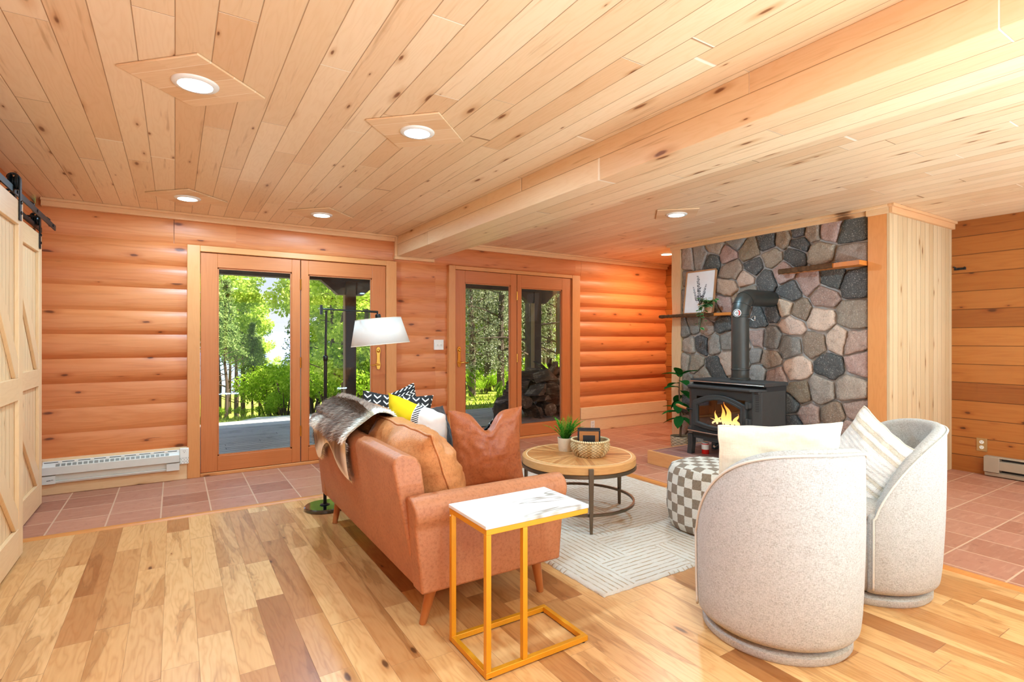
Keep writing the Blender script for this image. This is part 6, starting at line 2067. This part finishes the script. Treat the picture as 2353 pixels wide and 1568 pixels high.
for kind, u, D, h in (('bare2', 1085, 15, 7.5), ('bare', 1120, 17, 9.0), ('bare2', 1150, 14.5, 8.0), ('bare', 1100, 21, 10), ('birch2', 1075, 25, 8.5), ('birch', 1110, 29, 10), ('spruce2', 1135, 24, 10), ('bare', 1170, 20, 10), ('bare3', 1215, 13.5, 9.5), ('bare', 1240, 21, 10), ('bare2', 1262, 19, 9.5), ('bare', 1285, 17, 9.5), ('bare2', 1300, 23, 10), ('bare', 1205, 25, 11), ('birch', 1225, 31, 10), ('birch2', 1270, 33, 11), ('bare', 1320, 20, 10), ('birch', 1060, 20, 8), ('spruce2', 1190, 30, 11), ('bare', 1160, 27, 11), ('bare', 1055, 28, 11), ('birch', 1145, 36, 12), ('birch2', 1185, 38, 12), ('birch', 1300, 38, 12), ('bare2', 1130, 19, 8.5), ('bare', 1250, 27, 11)):
    lab = RG if kind.startswith('birch') else RB
    plant(kind, u, D, h, lab, GR, k); k += 1
for u, D, h in ((1110, 16, .7), (1140, 17, .9), (1165, 16, .8), (1085, 18, .8), (1205, 15, .9), (1240, 16, 1.0), (1125, 20, 1.2), (1175, 20, 1.4), (1260, 15, 1.2), (1290, 16, 1.3), (1155, 14, .4)):
    plant('shrub', u, D, h, RS, GR, k); k += 1

# big-leaved sapling just beyond the deck
for (loc, h, lab, sd) in (((4.93, 9.55, -.17), .98, 'yellow-green big-leaved sapling beside the deck beyond the right patio door', 3), ((5.95, 9.75, -.17), .62, 'short big-leaved sapling beside the firewood on the deck', 8)):
    t = thing('sapling', lab, 'sapling', loc)
    rs = random.Random(sd)
    obj('stem', MB().tube([(0, 0, -.05), (.01, 0, h*.5), (0, .01, h)], [.010, .008, .004], 8), MAT['bark'], t)
    m = MB()
    for i in range(30):
        z = h*rs.uniform(.42, 1.0); a = rs.uniform(0, 2*PI); el = rs.uniform(-.7, .25)
        d = Vector((math.cos(a)*math.cos(el), math.sin(a)*math.cos(el), math.sin(el)))
        leaf(m, Vector((0, 0, z)) + d*.06, d, (0, 0, 1), rs.uniform(.16, .26), .085, .45, .1, 6)
    obj('leaves', m, LEAFM['shrub'], t, smooth=180)

# split firewood heaped on the deck: every piece by itself
gw = G('split_firewood')
x, y, z = gw.obj()
n1 = gw.noise(gw.xyz(gw.M('MULTIPLY', x, 3.0), gw.M('MULTIPLY', y, 30.0), gw.M('MULTIPLY', z, 30.0)), 1.0, 4, .7)
n2 = gw.noise(gw.xyz(x, y, z), 7.0, 4)
cc = gw.ramp(gw.M('ADD', gw.M('MULTIPLY', n1, .6), gw.M('MULTIPLY', n2, .4)), [(.3, lin((62, 50, 44))), (.52, lin((118, 98, 84))), (.7, lin((214, 194, 172)))])
gw.bsdf(cc, .9, .2, 0, gw.bump(n1, .6, .02)); MAT['firewood'] = gw.m
rs = random.Random(14)
LAB = 'split firewood piece in the dark heap on the deck behind the right patio door'
def log_piece(L_, r, kind, sd):
    rr = random.Random(sd)
    m = MB(); n = 14 if kind == 'round' else 8
    ang = 2*PI if kind == 'round' else rr.uniform(1.6, 2.6)
    pr = []
    if kind != 'round': pr.append((0, 0))
    for i in range(n + (0 if kind == 'round' else 1)):
        a = ang*i/n; q = r*(1 + rr.uniform(-.10, .10)); pr.append((q*math.cos(a) - (r*.45 if kind != 'round' else 0), q*math.sin(a) - (r*.35 if kind != 'round' else 0)))
    N = len(pr); vs = []
    for s_ in range(5):
        x = -L_/2 + L_*s_/4
        for y, z in pr: vs.append((x + (rr.uniform(-.012, .012)), y + rr.uniform(-.008, .008), z + rr.uniform(-.008, .008)))
    fs = [tuple(range(N)), tuple(4*N + k for k in range(N))[::-1]]
    for s_ in range(4):
        for k in range(N): fs.append((s_*N+k, (s_+1)*N+k, (s_+1)*N+(k+1) % N, s_*N+(k+1) % N))
    return m.add(vs, fs)
protos_l = []
pile = []
for row, (z, xs) in enumerate((( .055, (4.95, 5.28, 5.62, 5.95, 6.25)), (.24, (5.05, 5.38, 5.72, 6.05)), (.43, (5.35, 5.68, 5.98, 6.28)), (.62, (5.55, 5.85, 6.15)), (.80, (5.80, 6.10)))):
    for q, x in enumerate(xs):
        for yy in (7.75, 8.22):
            pile.append((x + rs.uniform(-.06, .06), yy + rs.uniform(-.08, .08), z - .08 + .06 + rs.uniform(-.01, .03)))
for i, (x, y, z) in enumerate(pile):
    if i < 6:
        o = obj('firewood', log_piece(rs.uniform(.40, .5), rs.uniform(.11, .15), 'round' if i in (1, 4) else 'split', i), MAT['firewood'], None, smooth=30, bevel=.004)
        protos_l.append(o)
    else:
        o = protos_l[i % 6].copy(); COL.objects.link(o)
    o.location = (x, y, z)
    o.rotation_euler = (rs.uniform(0, 6), rs.uniform(-.25, .25), PI/2 + rs.uniform(-.6, .6))
    tag(o, LAB, 'firewood', 'split firewood on the deck')
t = thing('log_stump', 'dark weathered stump standing on the deck edge left of the firewood heap', 'stump', (4.72, 7.80, -.08))
m = MB(); vs = []
for j in range(8):
    for i in range(24):
        a = 2*PI*i/24; r = .12*(1 + .12*mnoise.noise((math.cos(a)*2, math.sin(a)*2, j*.3)) + .06*math.sin(a*7)) * (1.1 - .02*j)
        vs.append((r*math.cos(a), r*math.sin(a), .27*j/7 + .02*math.sin(a*3)*(j == 7)))
m.add(vs, [(j*24+i, j*24+(i+1) % 24, (j+1)*24+(i+1) % 24, (j+1)*24+i) for j in range(7) for i in range(24)] + [tuple(range(24))[::-1], tuple(7*24+i for i in range(24))])
obj('bark', m, MAT['bark'], t, smooth=50)
